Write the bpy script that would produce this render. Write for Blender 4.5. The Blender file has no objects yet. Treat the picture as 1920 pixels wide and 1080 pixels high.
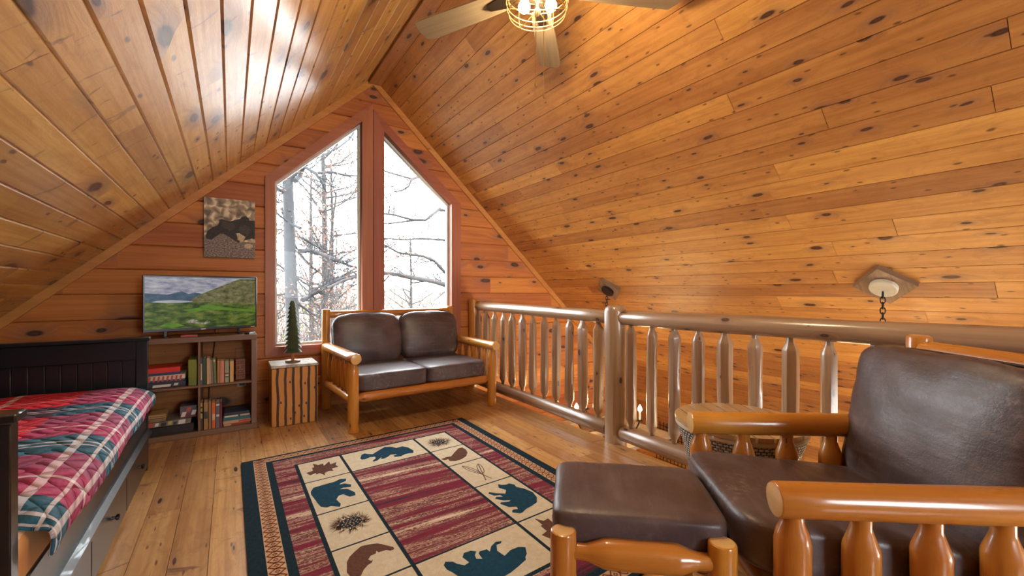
import bpy, bmesh, math, random
from mathutils import Vector, Matrix, noise as mnoise

# ------------------------------------------------------------------ camera, sky, sun, exposure
scene = bpy.context.scene
COL = scene.collection
TH = math.atan(528 / 800.0)
ST, CT = math.sin(TH), math.cos(TH)
EYE = 1.13
cam_d = bpy.data.cameras.new('camera'); cam_d.sensor_width = 36; cam_d.lens = 800 / 1920 * 36
cam_d.shift_y = 5 / 1920; cam_d.clip_start = 0.02; cam_d.clip_end = 300
cam = bpy.data.objects.new('camera', cam_d); COL.objects.link(cam)
cam.location = (0, 0, EYE); cam.rotation_euler = (math.pi / 2, 0, -TH)
scene.camera = cam
vs = scene.view_settings
vs.view_transform = 'Standard'; vs.look = 'None'; vs.gamma = 1; vs.use_curve_mapping = False
vs.exposure = 0.22
scene.cycles.sample_clamp_indirect = 6
scene.cycles.max_bounces = 9
scene.cycles.diffuse_bounces = 3
scene.cycles.transparent_max_bounces = 12

world = bpy.data.worlds.new('sky'); scene.world = world; world.use_nodes = True
bg = world.node_tree.nodes['Background']
bg.inputs[0].default_value = (0.94, 0.975, 1.0, 1); bg.inputs[1].default_value = 18.0


def lamp(name, kind, loc, energy, color, rot=(0, 0, 0), size=None, size_y=None, radius=None, portal=False):
    d = bpy.data.lights.new(name, kind); d.energy = energy; d.color = color
    if kind == 'AREA':
        d.shape = 'RECTANGLE'; d.size = size; d.size_y = size_y
        if portal: d.cycles.is_portal = True
    if radius is not None and kind in ('POINT', 'SPOT'): d.shadow_soft_size = radius
    if kind == 'SUN': d.angle = 0.01
    o = bpy.data.objects.new(name, d); COL.objects.link(o); o.location = loc; o.rotation_euler = rot
    return o


sun = lamp('sun', 'SUN', (8, 8, 12), 1.6, (1, .93, .82))
sun.rotation_euler = Vector((-0.75, 0.12, -0.62)).to_track_quat('-Z', 'Y').to_euler()
# daylight: the gable window (portal on the sky); fill lamps added at invented openings behind the camera
lamp('gable_window_daylight', 'AREA', (1.235, 4.66, 1.75), 1, (1, 1, 1), (-math.pi / 2, 0, 0), 1.9, 2.4, portal=True)
lamp('rear_fill_light', 'AREA', (1.25, -3.34, 1.55), 20, (.84, .92, 1.0), (math.pi / 2, 0, 0), 1.0, 1.2)  # cool fill lamp added out of view to brighten the loft
lamp('lower_fill_light', 'AREA', (4.0, -3.34, -1.2), 80, (1.0, .88, .70), (math.pi / 2, 0, 0), 1.8, 1.6)  # warm fill lamp added out of view for the lower room

# ------------------------------------------------------------------ small node toolkit
RND = random.Random(7)


class NT:
    def __init__(s, name):
        s.m = bpy.data.materials.new(name); s.m.use_nodes = True
        s.t = s.m.node_tree; s.b = s.t.nodes['Principled BSDF']

    def n(s, typ, ins=None, **props):
        nd = s.t.nodes.new('ShaderNode' + typ)
        for k, v in props.items(): setattr(nd, k, v)
        for k, v in (ins or {}).items(): s.set(nd, k, v)
        return nd

    def set(s, nd, k, v):
        inp = nd.inputs[k]
        if isinstance(v, bpy.types.NodeSocket): s.t.links.new(v, inp)
        elif isinstance(v, tuple) and len(v) == 3 and inp.type == 'RGBA': inp.default_value = (*v, 1)
        else: inp.default_value = v

    def math(s, op, a, b=0.0, c=0.0):
        nd = s.n('Math', {0: a, 1: b, 2: c}, operation=op); return nd.outputs[0]

    def mix(s, f, a, b, mode='MIX'):
        nd = s.n('Mix', data_type='RGBA', blend_type=mode, clamp_factor=True)
        s.set(nd, 0, f); s.set(nd, 6, a); s.set(nd, 7, b); return nd.outputs[2]

    def mr(s, v, a, b, c=0.0, d=1.0, smooth=True):
        nd = s.n('MapRange', {0: v, 1: a, 2: b, 3: c, 4: d}, interpolation_type='SMOOTHSTEP' if smooth else 'LINEAR')
        return nd.outputs[0]

    def uv(s, scale=(1, 1, 1), loc=(0, 0, 0)):
        u = s.n('UVMap').outputs[0]
        return s.n('Mapping', {'Vector': u, 'Scale': scale, 'Location': loc}).outputs[0]

    def obj(s, scale=(1, 1, 1)):
        u = s.n('TexCoord').outputs['Object']
        return s.n('Mapping', {'Vector': u, 'Scale': scale}).outputs[0]

    def noise(s, vec, scale, detail=3, rough=.55, dim='3D', dist=0.0):
        nd = s.n('TexNoise', {'Vector': vec, 'Scale': scale, 'Detail': detail, 'Roughness': rough, 'Distortion': dist}, noise_dimensions=dim)
        return nd.outputs[0]

    def ramp(s, f, stops, interp='LINEAR'):
        nd = s.n('ValToRGB', {0: f}); cr = nd.color_ramp; cr.interpolation = interp
        while len(cr.elements) < len(stops): cr.elements.new(0.5)
        for e, (p, c) in zip(cr.elements, stops): e.position = p; e.color = (*c, 1)
        return nd.outputs[0]

    def bump(s, h, strength=.3, dist=.01):
        b = s.n('Bump', {'Height': h, 'Strength': strength, 'Distance': dist}); s.t.links.new(b.outputs[0], s.b.inputs['Normal'])
        return b

    def fin(s, **kw):
        for k, v in kw.items(): s.set(s.b, k.replace('_', ' '), v)
        return s.m


def plain(name, col, rough=.5, metal=0.0, coat=0.0, var=.12, scale=30, bump=0.0, **kw):
    t = NT(name)
    nz = t.noise(t.obj(), scale, 4)
    c = t.mix(nz, tuple(x * (1 - var) for x in col), tuple(min(1, x * (1 + var)) for x in col))
    if bump: t.bump(nz, bump, .004)
    return t.fin(Base_Color=c, Roughness=rough, Metallic=metal, Coat_Weight=coat, **kw)


def pine(name, c1, c2, knot=(.045, .014, .006), rough=.32, coat=.25, ks=(3.0, 7.5), thr=.45, kr=.17, tintamt=.42, grain=.5, coat_rough=.2, bump=.12, wav=0.0, small=False, hal=.38, mottle=0.0, smudge=0.0):
    t = NT(name)
    u1 = t.uv((ks[0], ks[1], 1))
    wn = t.n('TexNoise', {'Vector': u1, 'Scale': 1.1, 'Detail': 2.0}, noise_dimensions='2D').outputs['Color']
    w = t.n('VectorMath', {0: wn, 1: (.5, .5, .5)}, operation='SUBTRACT').outputs[0]
    w = t.n('VectorMath', {0: w, 'Scale': .22}, operation='SCALE').outputs[0]
    u2 = t.n('VectorMath', {0: u1, 1: w}, operation='ADD').outputs[0]
    vo = t.n('TexVoronoi', {'Vector': u2, 'Scale': 1.0, 'Randomness': 1.0}, voronoi_dimensions='2D', feature='F1')
    d = vo.outputs['Distance']
    sep = t.n('SeparateColor', {0: vo.outputs['Color']})
    r = t.mr(sep.outputs[0], thr, 1.0, 0.0, kr, smooth=False)
    has = t.math('GREATER_THAN', sep.outputs[0], thr)
    rel = t.math('DIVIDE', d, t.math('MAXIMUM', r, .012))
    kn = t.math('MULTIPLY', t.mr(rel, 1.05, .55), has)
    core = t.math('MULTIPLY', t.mr(rel, .5, .2), has)
    halo = t.math('MULTIPLY', t.mr(rel, 3.2, .8), has)
    hv = t.n('CombineXYZ', {1: t.math('MULTIPLY', halo, 1.6)}).outputs[0]
    gu = t.n('VectorMath', {0: t.uv((1.1, 34, 1)), 1: hv}, operation='ADD').outputs[0]
    g = t.noise(gu, 1.0, 5, .62, '2D', .25)
    broad = t.noise(t.uv((.9, 5, 1), (3, 1, 0)), 1.0, 2, .5, '2D')
    f = t.math('ADD', t.math('MULTIPLY', t.mr(g, .3, .72), grain), t.math('MULTIPLY', t.mr(broad, .3, .7), 1 - grain))
    c = t.mix(f, c1, c2)
    mo = None
    if mottle:
        mo = t.noise(t.uv((7, 16, 1), (5, 2, 0)), 1.0, 6, .72, '2D', .6)
        c = t.mix(t.mr(mo, .42, .74, 0, mottle), c, (c2[0] * .62, c2[1] * .50, c2[2] * .42))
    tint = t.n('Attribute', attribute_name='tint').outputs['Fac']
    tv = t.mr(tint, 0, 1, 1 - tintamt * .5, 1 + tintamt * .5, smooth=False)
    hsv = t.n('HueSaturation', {'Color': c, 'Value': tv, 'Hue': t.mr(tint, 0, 1, .492, .506, smooth=False)}).outputs[0]
    c = t.mix(t.math('MULTIPLY', halo, hal), hsv, tuple(min(1, k * 3 + .05) for k in knot))
    if small:
        v2 = t.n('TexVoronoi', {'Vector': t.n('VectorMath', {0: u2, 'Scale': 2.3}, operation='SCALE').outputs[0], 'Scale': 1.0}, voronoi_dimensions='2D', feature='F1')
        s2 = t.n('SeparateColor', {0: v2.outputs['Color']})
        k2 = t.math('MULTIPLY', t.mr(v2.outputs['Distance'], .15, .05), t.math('GREATER_THAN', s2.outputs[0], .8))
        c = t.mix(t.math('MULTIPLY', k2, .8), c, tuple(k * 1.6 for k in knot))
    if smudge:
        sm_ = t.noise(t.uv((8.5, 3.2, 1), (9, 4, 0)), 1.0, 4, .6, '2D', 1.2)
        c = t.mix(t.mr(sm_, .64, .75, 0, smudge), c, tuple(k * 2 for k in knot))
    c = t.mix(kn, c, knot)
    c = t.mix(t.math('MULTIPLY', core, .5), c, tuple(k * 3 for k in knot))
    hgt = t.math('ADD', g, t.math('MULTIPLY', t.noise(t.uv((2.2, 9, 1)), 1.0, 2, .5, '2D'), wav))
    if mo is not None: hgt = t.math('ADD', hgt, t.math('MULTIPLY', mo, wav * .35))
    t.bump(hgt, bump, .004)
    return t.fin(Base_Color=c, Roughness=t.mr(g, 0, 1, rough * .8, rough * 1.25, smooth=False), Coat_Weight=coat, Coat_Roughness=coat_rough)


M = {}
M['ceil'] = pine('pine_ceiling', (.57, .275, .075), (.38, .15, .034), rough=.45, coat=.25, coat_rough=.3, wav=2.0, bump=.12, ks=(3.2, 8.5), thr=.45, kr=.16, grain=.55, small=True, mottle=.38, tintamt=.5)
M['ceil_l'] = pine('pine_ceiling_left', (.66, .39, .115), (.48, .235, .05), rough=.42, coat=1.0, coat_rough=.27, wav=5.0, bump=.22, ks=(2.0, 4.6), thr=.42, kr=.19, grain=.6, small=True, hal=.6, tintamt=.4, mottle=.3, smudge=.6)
M['wall'] = pine('pine_wall', (.55, .19, .036), (.36, .10, .017), ks=(2.2, 5.0), thr=.45, kr=.2, rough=.6, coat=.04, grain=.6)
M['floor'] = pine('pine_floor', (.60, .35, .14), (.36, .165, .05), rough=.3, coat=.6, coat_rough=.2, thr=.5, kr=.11, ks=(2.3, 11), wav=2.5, grain=.65, small=True, tintamt=.5, mottle=.4, smudge=.65)
M['trim'] = pine('pine_trim', (.54, .23, .05), (.42, .15, .032), thr=.9, rough=.5, coat=.06, tintamt=.2)
M['casing'] = pine('stained_casing', (.40, .13, .055), (.30, .085, .035), thr=.92, rough=.5, coat=.06, tintamt=.2)
M['log'] = pine('honey_log', (.58, .245, .038), (.44, .155, .018), ks=(3.5, 9), thr=.72, kr=.12, rough=.28, coat=.5, coat_rough=.1, tintamt=.2, bump=.06)
M['logend'] = pine('log_end_grain', (.74, .48, .20), (.64, .38, .14), thr=.99, rough=.3, coat=.4, tintamt=.1)
M['rail'] = pine('weathered_rail_log', (.37, .235, .145), (.20, .115, .065), ks=(4, 8), thr=.45, kr=.14, rough=.34, coat=.85, coat_rough=.22, tintamt=.3, bump=.15)
M['shelfwood'] = pine('walnut_shelf', (.20, .105, .06), (.15, .075, .042), thr=.995, rough=.42, coat=.05, tintamt=.1)
M['fanwood'] = pine('grey_oak_blade', (.34, .25, .15), (.22, .15, .085), thr=.97, rough=.5, coat=.0, tintamt=.2)
M['greywood'] = pine('weathered_board', (.36, .28, .21), (.20, .14, .10), thr=.9, rough=.55, coat=.1, tintamt=.4)
M['plate'] = pine('stained_ceiling_board', (.26, .15, .09), (.12, .065, .04), thr=.9, rough=.5, coat=.15, mottle=.5)
M['black'] = plain('blackened_metal', (.02, .019, .018), .4, .6)
M['bronze'] = plain('dark_bronze', (.10, .075, .05), .32, .9)
M['brass'] = plain('aged_brass_wire', (.55, .36, .14), .3, .9)
M['navywood'] = plain('black_painted_wood', (.006, .0075, .011), .28, 0, .25, .2, 12)
M['plastic'] = plain('black_plastic', (.012, .012, .014), .3)
M['vinyl'] = plain('grey_white_vinyl', (.62, .6, .56), .4)
M['white'] = plain('white_plate', (.75, .72, .66), .4)


def leather():
    t = NT('brown_leather')
    o = t.obj()
    big = t.noise(o, 5, 4, .6); fine = t.noise(o, 60, 3, .6)
    vo = t.n('TexVoronoi', {'Vector': o, 'Scale': 55.0}, feature='DISTANCE_TO_EDGE').outputs[0]
    st = t.noise(t.obj((3, 26, 26)), 1.0, 4, .65)
    c = t.mix(t.mr(big, .3, .7), (.050, .030, .033), (.098, .068, .073))
    c = t.mix(t.mr(st, .5, .75, 0, .5), c, (.16, .125, .128))
    sc = t.math('MULTIPLY', t.mr(t.noise(o, 3.2, 3, .5), .48, .68), t.mr(t.noise(o, 45, 5, .75), .48, .66))
    c = t.mix(t.math('MULTIPLY', sc, .55), c, (.27, .23, .225))
    h = t.math('ADD', t.math('MULTIPLY', t.mr(vo, 0, .06), .12), t.math('ADD', fine, t.math('MULTIPLY', st, 1.2)))
    t.bump(h, .22, .005)
    return t.fin(Base_Color=c, Roughness=t.mr(st, .3, .7, .36, .5), Coat_Weight=.2, Coat_Roughness=.38)


M['leather'] = leather()
M['seam'] = plain('dark_seam_piping', (.03, .017, .015), .5)

# ------------------------------------------------------------------ mesh builder


class MB:
    def __init__(s):
        s.v, s.f, s.uv, s.mi, s.ti = [], [], [], [], []

    def face(s, pts, uvs=None, mi=0, tint=.5):
        b = len(s.v); s.v += [tuple(p) for p in pts]; s.f.append(list(range(b, b + len(pts))))
        if uvs is None:
            uvs = [(p[0] + p[1], p[2]) for p in pts]
        s.uv += list(uvs); s.mi.append(mi); s.ti.append(tint)

    def grid(s, rows, uvs, mi=0, tint=.5, close=False):
        b = len(s.v); n = len(rows[0])
        for r in rows: s.v += [tuple(p) for p in r]
        for i in range(len(rows) - 1):
            for j in range(n if close else n - 1):
                k = (j + 1) % n
                s.f.append([b + i * n + j, b + i * n + k, b + (i + 1) * n + k, b + (i + 1) * n + j])
                u = uvs[i][j], (uvs[i][j + 1] if j + 1 < len(uvs[i]) else uvs[i][j]), (uvs[i + 1][j + 1] if j + 1 < len(uvs[i]) else uvs[i + 1][j]), uvs[i + 1][j]
                s.uv += list(u); s.mi.append(mi); s.ti.append(tint)

    def box(s, x0, x1, y0, y1, z0, z1, bev=.004, mi=0, tint=None, mat=None, seg=1):
        bm = bmesh.new(); bmesh.ops.create_cube(bm, size=1)
        for v in bm.verts:
            v.co = Vector(((x0 + x1) / 2 + v.co.x * (x1 - x0), (y0 + y1) / 2 + v.co.y * (y1 - y0), (z0 + z1) / 2 + v.co.z * (z1 - z0)))
        if bev > 0:
            bev = min(bev, .45 * min(x1 - x0, y1 - y0, z1 - z0))
            bmesh.ops.bevel(bm, geom=bm.edges[:], offset=bev, segments=seg, affect='EDGES', profile=.6)
        s.add(bm, mi, tint, mat, dims=(x1 - x0, y1 - y0, z1 - z0)); return s

    def add(s, bm, mi=0, tint=None, mat=None, dims=None):
        bm.normal_update()
        if tint is None: tint = RND.random()
        ou, ov = RND.random() * 40, RND.random() * 40
        la = max(range(3), key=lambda i: dims[i]) if dims else 2
        b = len(s.v)
        idx = {}
        for v in bm.verts:
            idx[v] = b + len(idx); s.v.append(tuple(mat @ v.co) if mat else tuple(v.co))
        for f in bm.faces:
            s.f.append([idx[v] for v in f.verts]); s.mi.append(mi); s.ti.append(tint)
            na = max(range(3), key=lambda i: abs(f.normal[i]))
            if na == la: a, c = [(0, 1), (1, 2), (0, 2)][0 if na == 2 else 1 if na == 0 else 2]
            else: a = la; c = [i for i in range(3) if i not in (na, la)][0]
            for v in f.verts: s.uv.append((v.co[a] + ou, v.co[c] + ov + na * .37))
        bm.free()

    def lathe(s, p0, p1, prof, seg=16, mi=0, cap_mi=None, wob=0.0, tint=None, caps=True, flat=0.0):
        """prof: list of (t in metres or fraction along p0->p1, radius)"""
        p0, p1 = Vector(p0), Vector(p1); ax = p1 - p0; L = ax.length; ax.normalize()
        ref = Vector((0, 0, 1)) if abs(ax.z) < .9 else Vector((1, 0, 0))
        e1 = ax.cross(ref).normalized(); e2 = ax.cross(e1)
        if tint is None: tint = RND.random()
        off = Vector((RND.random() * 50, RND.random() * 50, RND.random() * 50)); ou, ov = RND.random() * 30, RND.random() * 30
        rmax = max(r for _, r in prof)
        rows, uvs = [], []
        for t, r in prof:
            row, uvr = [], []
            for j in range(seg + 1):
                a = 2 * math.pi * j / seg
                rr = r
                if wob:
                    q = Vector((math.cos(a) * 1.3, math.sin(a) * 1.3, t * L * 3.5)) + off
                    rr = r * (1 + wob * mnoise.noise(q)) * (1 + flat * .5 * math.cos(a * 6 + off.x))
                if j < seg: row.append(p0 + ax * (t * L) + (e1 * math.cos(a) + e2 * math.sin(a)) * rr)
                uvr.append((t * L + ou, a * rmax + ov))
            rows.append(row); uvs.append(uvr)
        s.grid(rows, uvs, mi, tint, close=True)
        if caps:
            cm = mi if cap_mi is None else cap_mi
            for row, sgn in ((rows[0], -1), (rows[-1], 1)):
                pts = row if sgn > 0 else row[::-1]
                s.face(pts, [((p - p0).dot(e1) + ou, (p - p0).dot(e2) + ov) for p in pts], cm, tint)
        return s

    def tube(s, path, r, seg=8, mi=0, closed=False, tint=.5):
        P = [Vector(p) for p in path]; n = len(P); rows, uvs = [], []
        prev = None; dist = 0
        for i in range(n):
            a = P[(i - 1) % n] if (closed or i > 0) else P[i]
            b = P[(i + 1) % n] if (closed or i < n - 1) else P[i]
            d = (b - a).normalized()
            if prev is None:
                ref = Vector((0, 0, 1)) if abs(d.z) < .9 else Vector((1, 0, 0)); e1 = d.cross(ref).normalized()
            else:
                e1 = (prev - d * prev.dot(d)).normalized()
            prev = e1; e2 = d.cross(e1)
            rr = r[i] if isinstance(r, (list, tuple)) else r
            rows.append([P[i] + (e1 * math.cos(2 * math.pi * j / seg) + e2 * math.sin(2 * math.pi * j / seg)) * rr for j in range(seg)])
            if i: dist += (P[i] - P[i - 1]).length
            uvs.append([(dist, 2 * math.pi * j / seg * rr) for j in range(seg + 1)])
        if closed: rows.append(rows[0]); uvs.append(uvs[0])
        s.grid(rows, uvs, mi, tint, close=True)
        if not closed:
            s.face(rows[0][::-1], None, mi, tint); s.face(rows[-1], None, mi, tint)
        return s

    def prism(s, poly, fn, d0, d1, mi=0, tint=None, uvrot=False, side_mi=None):
        """poly 2-D (CCW seen from the d1 side); fn(a, b, d) -> xyz"""
        if tint is None: tint = RND.random()
        ou, ov = RND.random() * 20, RND.random() * 20
        U = lambda a, b: (b + ou, a + ov) if uvrot else (a + ou, b + ov)
        s.face([fn(a, b, d1) for a, b in poly], [U(a, b) for a, b in poly], mi, tint)
        s.face([fn(a, b, d0) for a, b in poly[::-1]], [U(a, b) for a, b in poly[::-1]], mi, tint)
        n = len(poly); sm = mi if side_mi is None else side_mi
        for i in range(n):
            (a, b), (c, d) = poly[i], poly[(i + 1) % n]
            l = math.hypot(c - a, d - b)
            s.face([fn(a, b, d0), fn(c, d, d0), fn(c, d, d1), fn(a, b, d1)], [(ou, 0), (ou + l, 0), (ou + l, d1 - d0), (ou, d1 - d0)], sm, tint)
        return s

    def cushion(s, size, k=5.0, n=14, bulge=.18, mi=0, loc=(0, 0, 0), rot=None, wr=.004, puff=(1, 1, 1)):
        """puffy rounded block centred on loc; bulges most on its thinnest axis"""
        hx, hy, hz = [q / 2 for q in size]
        thin = min(range(3), key=lambda i: size[i])
        bm = bmesh.new(); bmesh.ops.create_cube(bm, size=2)
        bmesh.ops.subdivide_edges(bm, edges=bm.edges[:], cuts=n, use_grid_fill=True)
        off = Vector((RND.random() * 30, RND.random() * 30, RND.random() * 30))
        for v in bm.verts:
            p = [math.copysign(abs(c) ** .8, c) if abs(c) > 1e-6 else 0 for c in v.co]
            nn = (abs(p[0]) ** k + abs(p[1]) ** k + abs(p[2]) ** k) ** (1 / k)
            q = [c / nn for c in p]
            o = [i for i in range(3) if i != thin]
            q[thin] *= 1 + bulge * max(0, 1 - q[o[0]] ** 2) * max(0, 1 - q[o[1]] ** 2)
            c = Vector((q[0] * hx, q[1] * hy, q[2] * hz))
            w = mnoise.noise(c * 9 + off) * wr + mnoise.noise(c * 22 + off) * wr * .5
            c += c.normalized() * w
            v.co = c
        mat = Matrix.Translation(loc) @ (rot.to_4x4() if rot else Matrix.Identity(4))
        s.add(bm, mi, .5, mat, dims=size); return s

    def build(s, name, mats, parent=None, angle=38, loc=None):
        me = bpy.data.meshes.new(name)
        me.from_pydata(s.v, [], s.f)
        if not isinstance(mats, (list, tuple)): mats = [mats]
        for m in mats: me.materials.append(M[m] if isinstance(m, str) else m)
        ul = me.uv_layers.new(name='UVMap')
        flat = [c for u in s.uv for c in u]
        ul.data.foreach_set('uv', flat)
        me.polygons.foreach_set('material_index', s.mi)
        at = me.attributes.new('tint', 'FLOAT', 'FACE'); at.data.foreach_set('value', s.ti)
        me.update()
        bm = bmesh.new(); bm.from_mesh(me); bmesh.ops.remove_doubles(bm, verts=bm.verts, dist=1e-5); bm.to_mesh(me); bm.free()
        me.polygons.foreach_set('use_smooth', [True] * len(me.polygons))
        me.set_sharp_from_angle(angle=math.radians(angle))
        o = bpy.data.objects.new(name, me); COL.objects.link(o)
        if parent is not None: o.parent = parent
        if loc is not None: o.location = loc
        return o


def tag(o, label, cat, group=None, kind=None):
    if label: o['label'] = label
    if cat: o['category'] = cat
    if group: o['group'] = group
    if kind: o['kind'] = kind
    return o


def thing(name, label, cat, loc=(0, 0, 0), rz=0.0, group=None):
    o = bpy.data.objects.new(name, None); COL.objects.link(o); o.empty_display_size = .1
    o.location = loc; o.rotation_euler = (0, 0, rz)
    return tag(o, label, cat, group)


def struct(o, label, cat='structure'):
    return tag(o, label, cat, None, 'structure')


# ------------------------------------------------------------------ planked surfaces


def clip(poly, a, b, c):
    """keep a*x+b*y>=c"""
    out = []
    for i in range(len(poly)):
        p, q = poly[i], poly[(i + 1) % len(poly)]
        dp, dq = a * p[0] + b * p[1] - c, a * q[0] + b * q[1] - c
        if dp >= 0: out.append(p)
        if dp * dq < 0:
            t = dp / (dp - dq); out.append((p[0] + t * (q[0] - p[0]), p[1] + t * (q[1] - p[1])))
    return out


def planks(mb, polys, fn, width, phase, g, gd, seed, lmin, lmax):
    """polys: convex 2-D pieces in (u, v); boards run along u; fn(u, v, depth into the wall)"""
    rnd = random.Random(seed)
    v0 = min(p[1] for q in polys for p in q); v1 = max(p[1] for q in polys for p in q)
    u0 = min(p[0] for q in polys for p in q); u1 = max(p[0] for q in polys for p in q)
    k = math.floor((v0 - phase) / width)
    while phase + k * width < v1:
        a = phase + k * width; b = a + width; k += 1
        cuts = [u0 - rnd.random() * lmax]
        while cuts[-1] < u1: cuts.append(cuts[-1] + lmin + rnd.random() * (lmax - lmin))
        for c0, c1 in zip(cuts[:-1], cuts[1:]):
            ti = rnd.random(); ou, ov = rnd.random() * 60, rnd.random() * 60
            e = .0012
            for q in polys:
                P = clip(clip(q, 1, 0, c0 + e), -1, 0, -(c1 - e))
                for lo, hi, d in ((a + g, b - g, None), (a, a + g, 0), (b - g, b, 1)):
                    R = clip(clip(P, 0, 1, lo), 0, -1, -hi) if len(P) > 2 else []
                    if len(R) < 3: continue
                    pts = []
                    for (u, v) in R:
                        dep = 0 if d is None else gd * (hi - v) / g if d == 0 else gd * (v - lo) / g
                        pts.append(fn(u, v, dep))
                    mb.face(pts, [(u + ou, v + ov) for u, v in R], 0, ti)


def solid_behind(mb, polys, fn, d0, d1, mi):
    for q in polys: mb.prism(q, fn, d1, d0, mi, .4)


W = 4.5
RX, RZ, SL = 1.235, 3.34, .93
HY = math.hypot(1, SL)
zc = lambda x: RZ - SL * abs(x - RX)
YB = -3.2
LOW = -2.5
XR = 5.3

# left and right roof slopes, boards run along Y
def slope_l(u, v, d):
    x = RX - v / HY; n = (-SL / HY, 1 / HY)
    return (x + n[0] * d, u, RZ - SL * v / HY + n[1] * d)


def slope_r(u, v, d):
    x = RX + v / HY; n = (SL / HY, 1 / HY)
    return (x + n[0] * d, u, RZ - SL * v / HY + n[1] * d)


KX = -1.85                      # knee wall at the left
vL = (RX - KX) * HY
vR = (XR - RX) * HY
mb = MB(); planks(mb, [[(YB, 0), (W, 0), (W, vL), (YB, vL)]], lambda u, v, d: slope_l(u, v, d), .1336, 1.321, .0075, .011, 11, 1.6, 4.2)
mb.prism([(YB - .2, -.1), (W + .2, -.1), (W + .2, vL + .2), (YB - .2, vL + .2)], lambda a, b, d: slope_l(a, b, d), .12, .012)
struct(mb.build('ceiling_left', 'ceil_l'), 'left slope of the pine plank ceiling over the daybed')
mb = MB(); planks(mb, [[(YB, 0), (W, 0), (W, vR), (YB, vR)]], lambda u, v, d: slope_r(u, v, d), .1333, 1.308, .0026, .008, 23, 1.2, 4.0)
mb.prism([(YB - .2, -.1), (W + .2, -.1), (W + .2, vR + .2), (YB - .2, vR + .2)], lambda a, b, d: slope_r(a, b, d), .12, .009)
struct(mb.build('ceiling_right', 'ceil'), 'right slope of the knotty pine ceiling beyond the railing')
mb = MB(); mb.box(RX - .05, RX + .075, YB, W, RZ - .075, RZ + .01, .004)
struct(mb.build('trim_ridge', 'ceil'), 'ridge board where the two ceiling slopes meet')

# gable wall
win1 = [(.342, .612), (1.123, .612), (1.123, 2.858), (.342, 2.131)]
win2 = [(1.347, .612), (2.122, .612), (2.122, 2.127), (1.347, 2.80)]
def line(p, q, x): return p[1] + (q[1] - p[1]) * (x - p[0]) / (q[0] - p[0])
hl, hr, hb = .322, 2.142, .592
hole1 = [(hl, hb), (1.143, hb), (1.143, line(win1[3], win1[2], 1.143) + .025), (hl, line(win1[3], win1[2], hl) + .025)]
hole2 = [(1.327, hb), (hr, hb), (hr, line(win2[3], win2[2], hr) + .025), (1.327, line(win2[3], win2[2], 1.327) + .025)]
gp = [[(KX - .3, LOW), (hl, LOW), (hl, zc(hl)), (KX - .3, zc(KX - .3))],
      [(hl, LOW), (hr, LOW), (hr, hb), (hl, hb)],
      [(hr, LOW), (XR + .2, LOW), (XR + .2, zc(XR + .2)), (hr, zc(hr))],
      [hole1[3], hole1[2], (1.143, zc(1.143)), (hl, zc(hl))],
      [hole2[3], hole2[2], (hr, zc(hr)), (1.327, zc(1.327))],
      [(1.143, hb), (1.327, hb), (1.327, zc(1.327)), (RX, RZ), (1.143, zc(1.143))]]
gw = lambda u, v, d: (u, W + d, v)
mb = MB(); planks(mb, gp, gw, .1985, 1.298, .008, .012, 5, 1.3, 3.2)
for q in gp: mb.prism([(u, v + .07 if abs(v - zc(u)) < 1e-6 else v) for u, v in q], lambda a, b, d: (a, W + d, b), .16, .0125)
struct(mb.build('wall_gable', 'wall'), 'gable end wall of wide red-orange pine boards')

# trim boards along the slopes
mb = MB()
def strip(p, q, w, y0, y1):
    dx, dz = q[0] - p[0], q[1] - p[1]; l = math.hypot(dx, dz); n = (dz / l, -dx / l)
    if n[1] > 0: n = (-n[0], -n[1])
    P = [p, q, (q[0] + n[0] * w, q[1] + n[1] * w), (p[0] + n[0] * w, p[1] + n[1] * w)]
    mb.prism(P, lambda a, b, d: (a, d, b), y0, y1)
strip((KX - .05, zc(KX - .05)), (RX, RZ), .058, W - .022, W + .001)
struct(mb.build('trim_left', 'trim'), 'trim strip along the left slope on the gable wall')
mb = MB(); strip((RX, RZ), (XR, zc(XR)), .058, W - .022, W + .001)
struct(mb.build('trim_right', 'trim'), 'trim strip along the right slope on the gable wall')


def offset(poly, ds):
    """mitred offset of a CCW polygon, ds[i] = outward distance of edge i->i+1"""
    n = len(poly); out = []
    L = []
    for i in range(n):
        p, q = poly[i], poly[(i + 1) % n]; dx, dy = q[0] - p[0], q[1] - p[1]; l = math.hypot(dx, dy)
        nx, ny = dy / l, -dx / l
        L.append((nx, ny, nx * p[0] + ny * p[1] + ds[i]))
    for i in range(n):
        a, b = L[i - 1], L[i]; det = a[0] * b[1] - a[1] * b[0]
        out.append(((a[2] * b[1] - a[1] * b[2]) / det, (a[0] * b[2] - a[2] * b[0]) / det))
    return out


def ring(mb, inner, outer, y0, y1, mi=0):
    n = len(inner)
    for i in range(n):
        j = (i + 1) % n
        P = [inner[i], inner[j], outer[j], outer[i]]
        dx, dz = inner[j][0] - inner[i][0], inner[j][1] - inner[i][1]
        mb.prism(P[::-1], lambda a, b, d: (a, d, b), y0, y1, mi, uvrot=abs(dz) > abs(dx))


t = NT('window_glass')
tr = t.n('BsdfTransparent', {0: (.97, .985, .98, 1)}); gl = t.n('BsdfGlossy', {'Roughness': .02})
fr = t.n('Fresnel', {'IOR': 1.12}); mx = t.n('MixShader', {0: fr.outputs[0], 1: tr.outputs[0], 2: gl.outputs[0]})
t.t.links.new(mx.outputs[0], t.t.nodes['Material Output'].inputs[0]); M['glass'] = t.m


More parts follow.
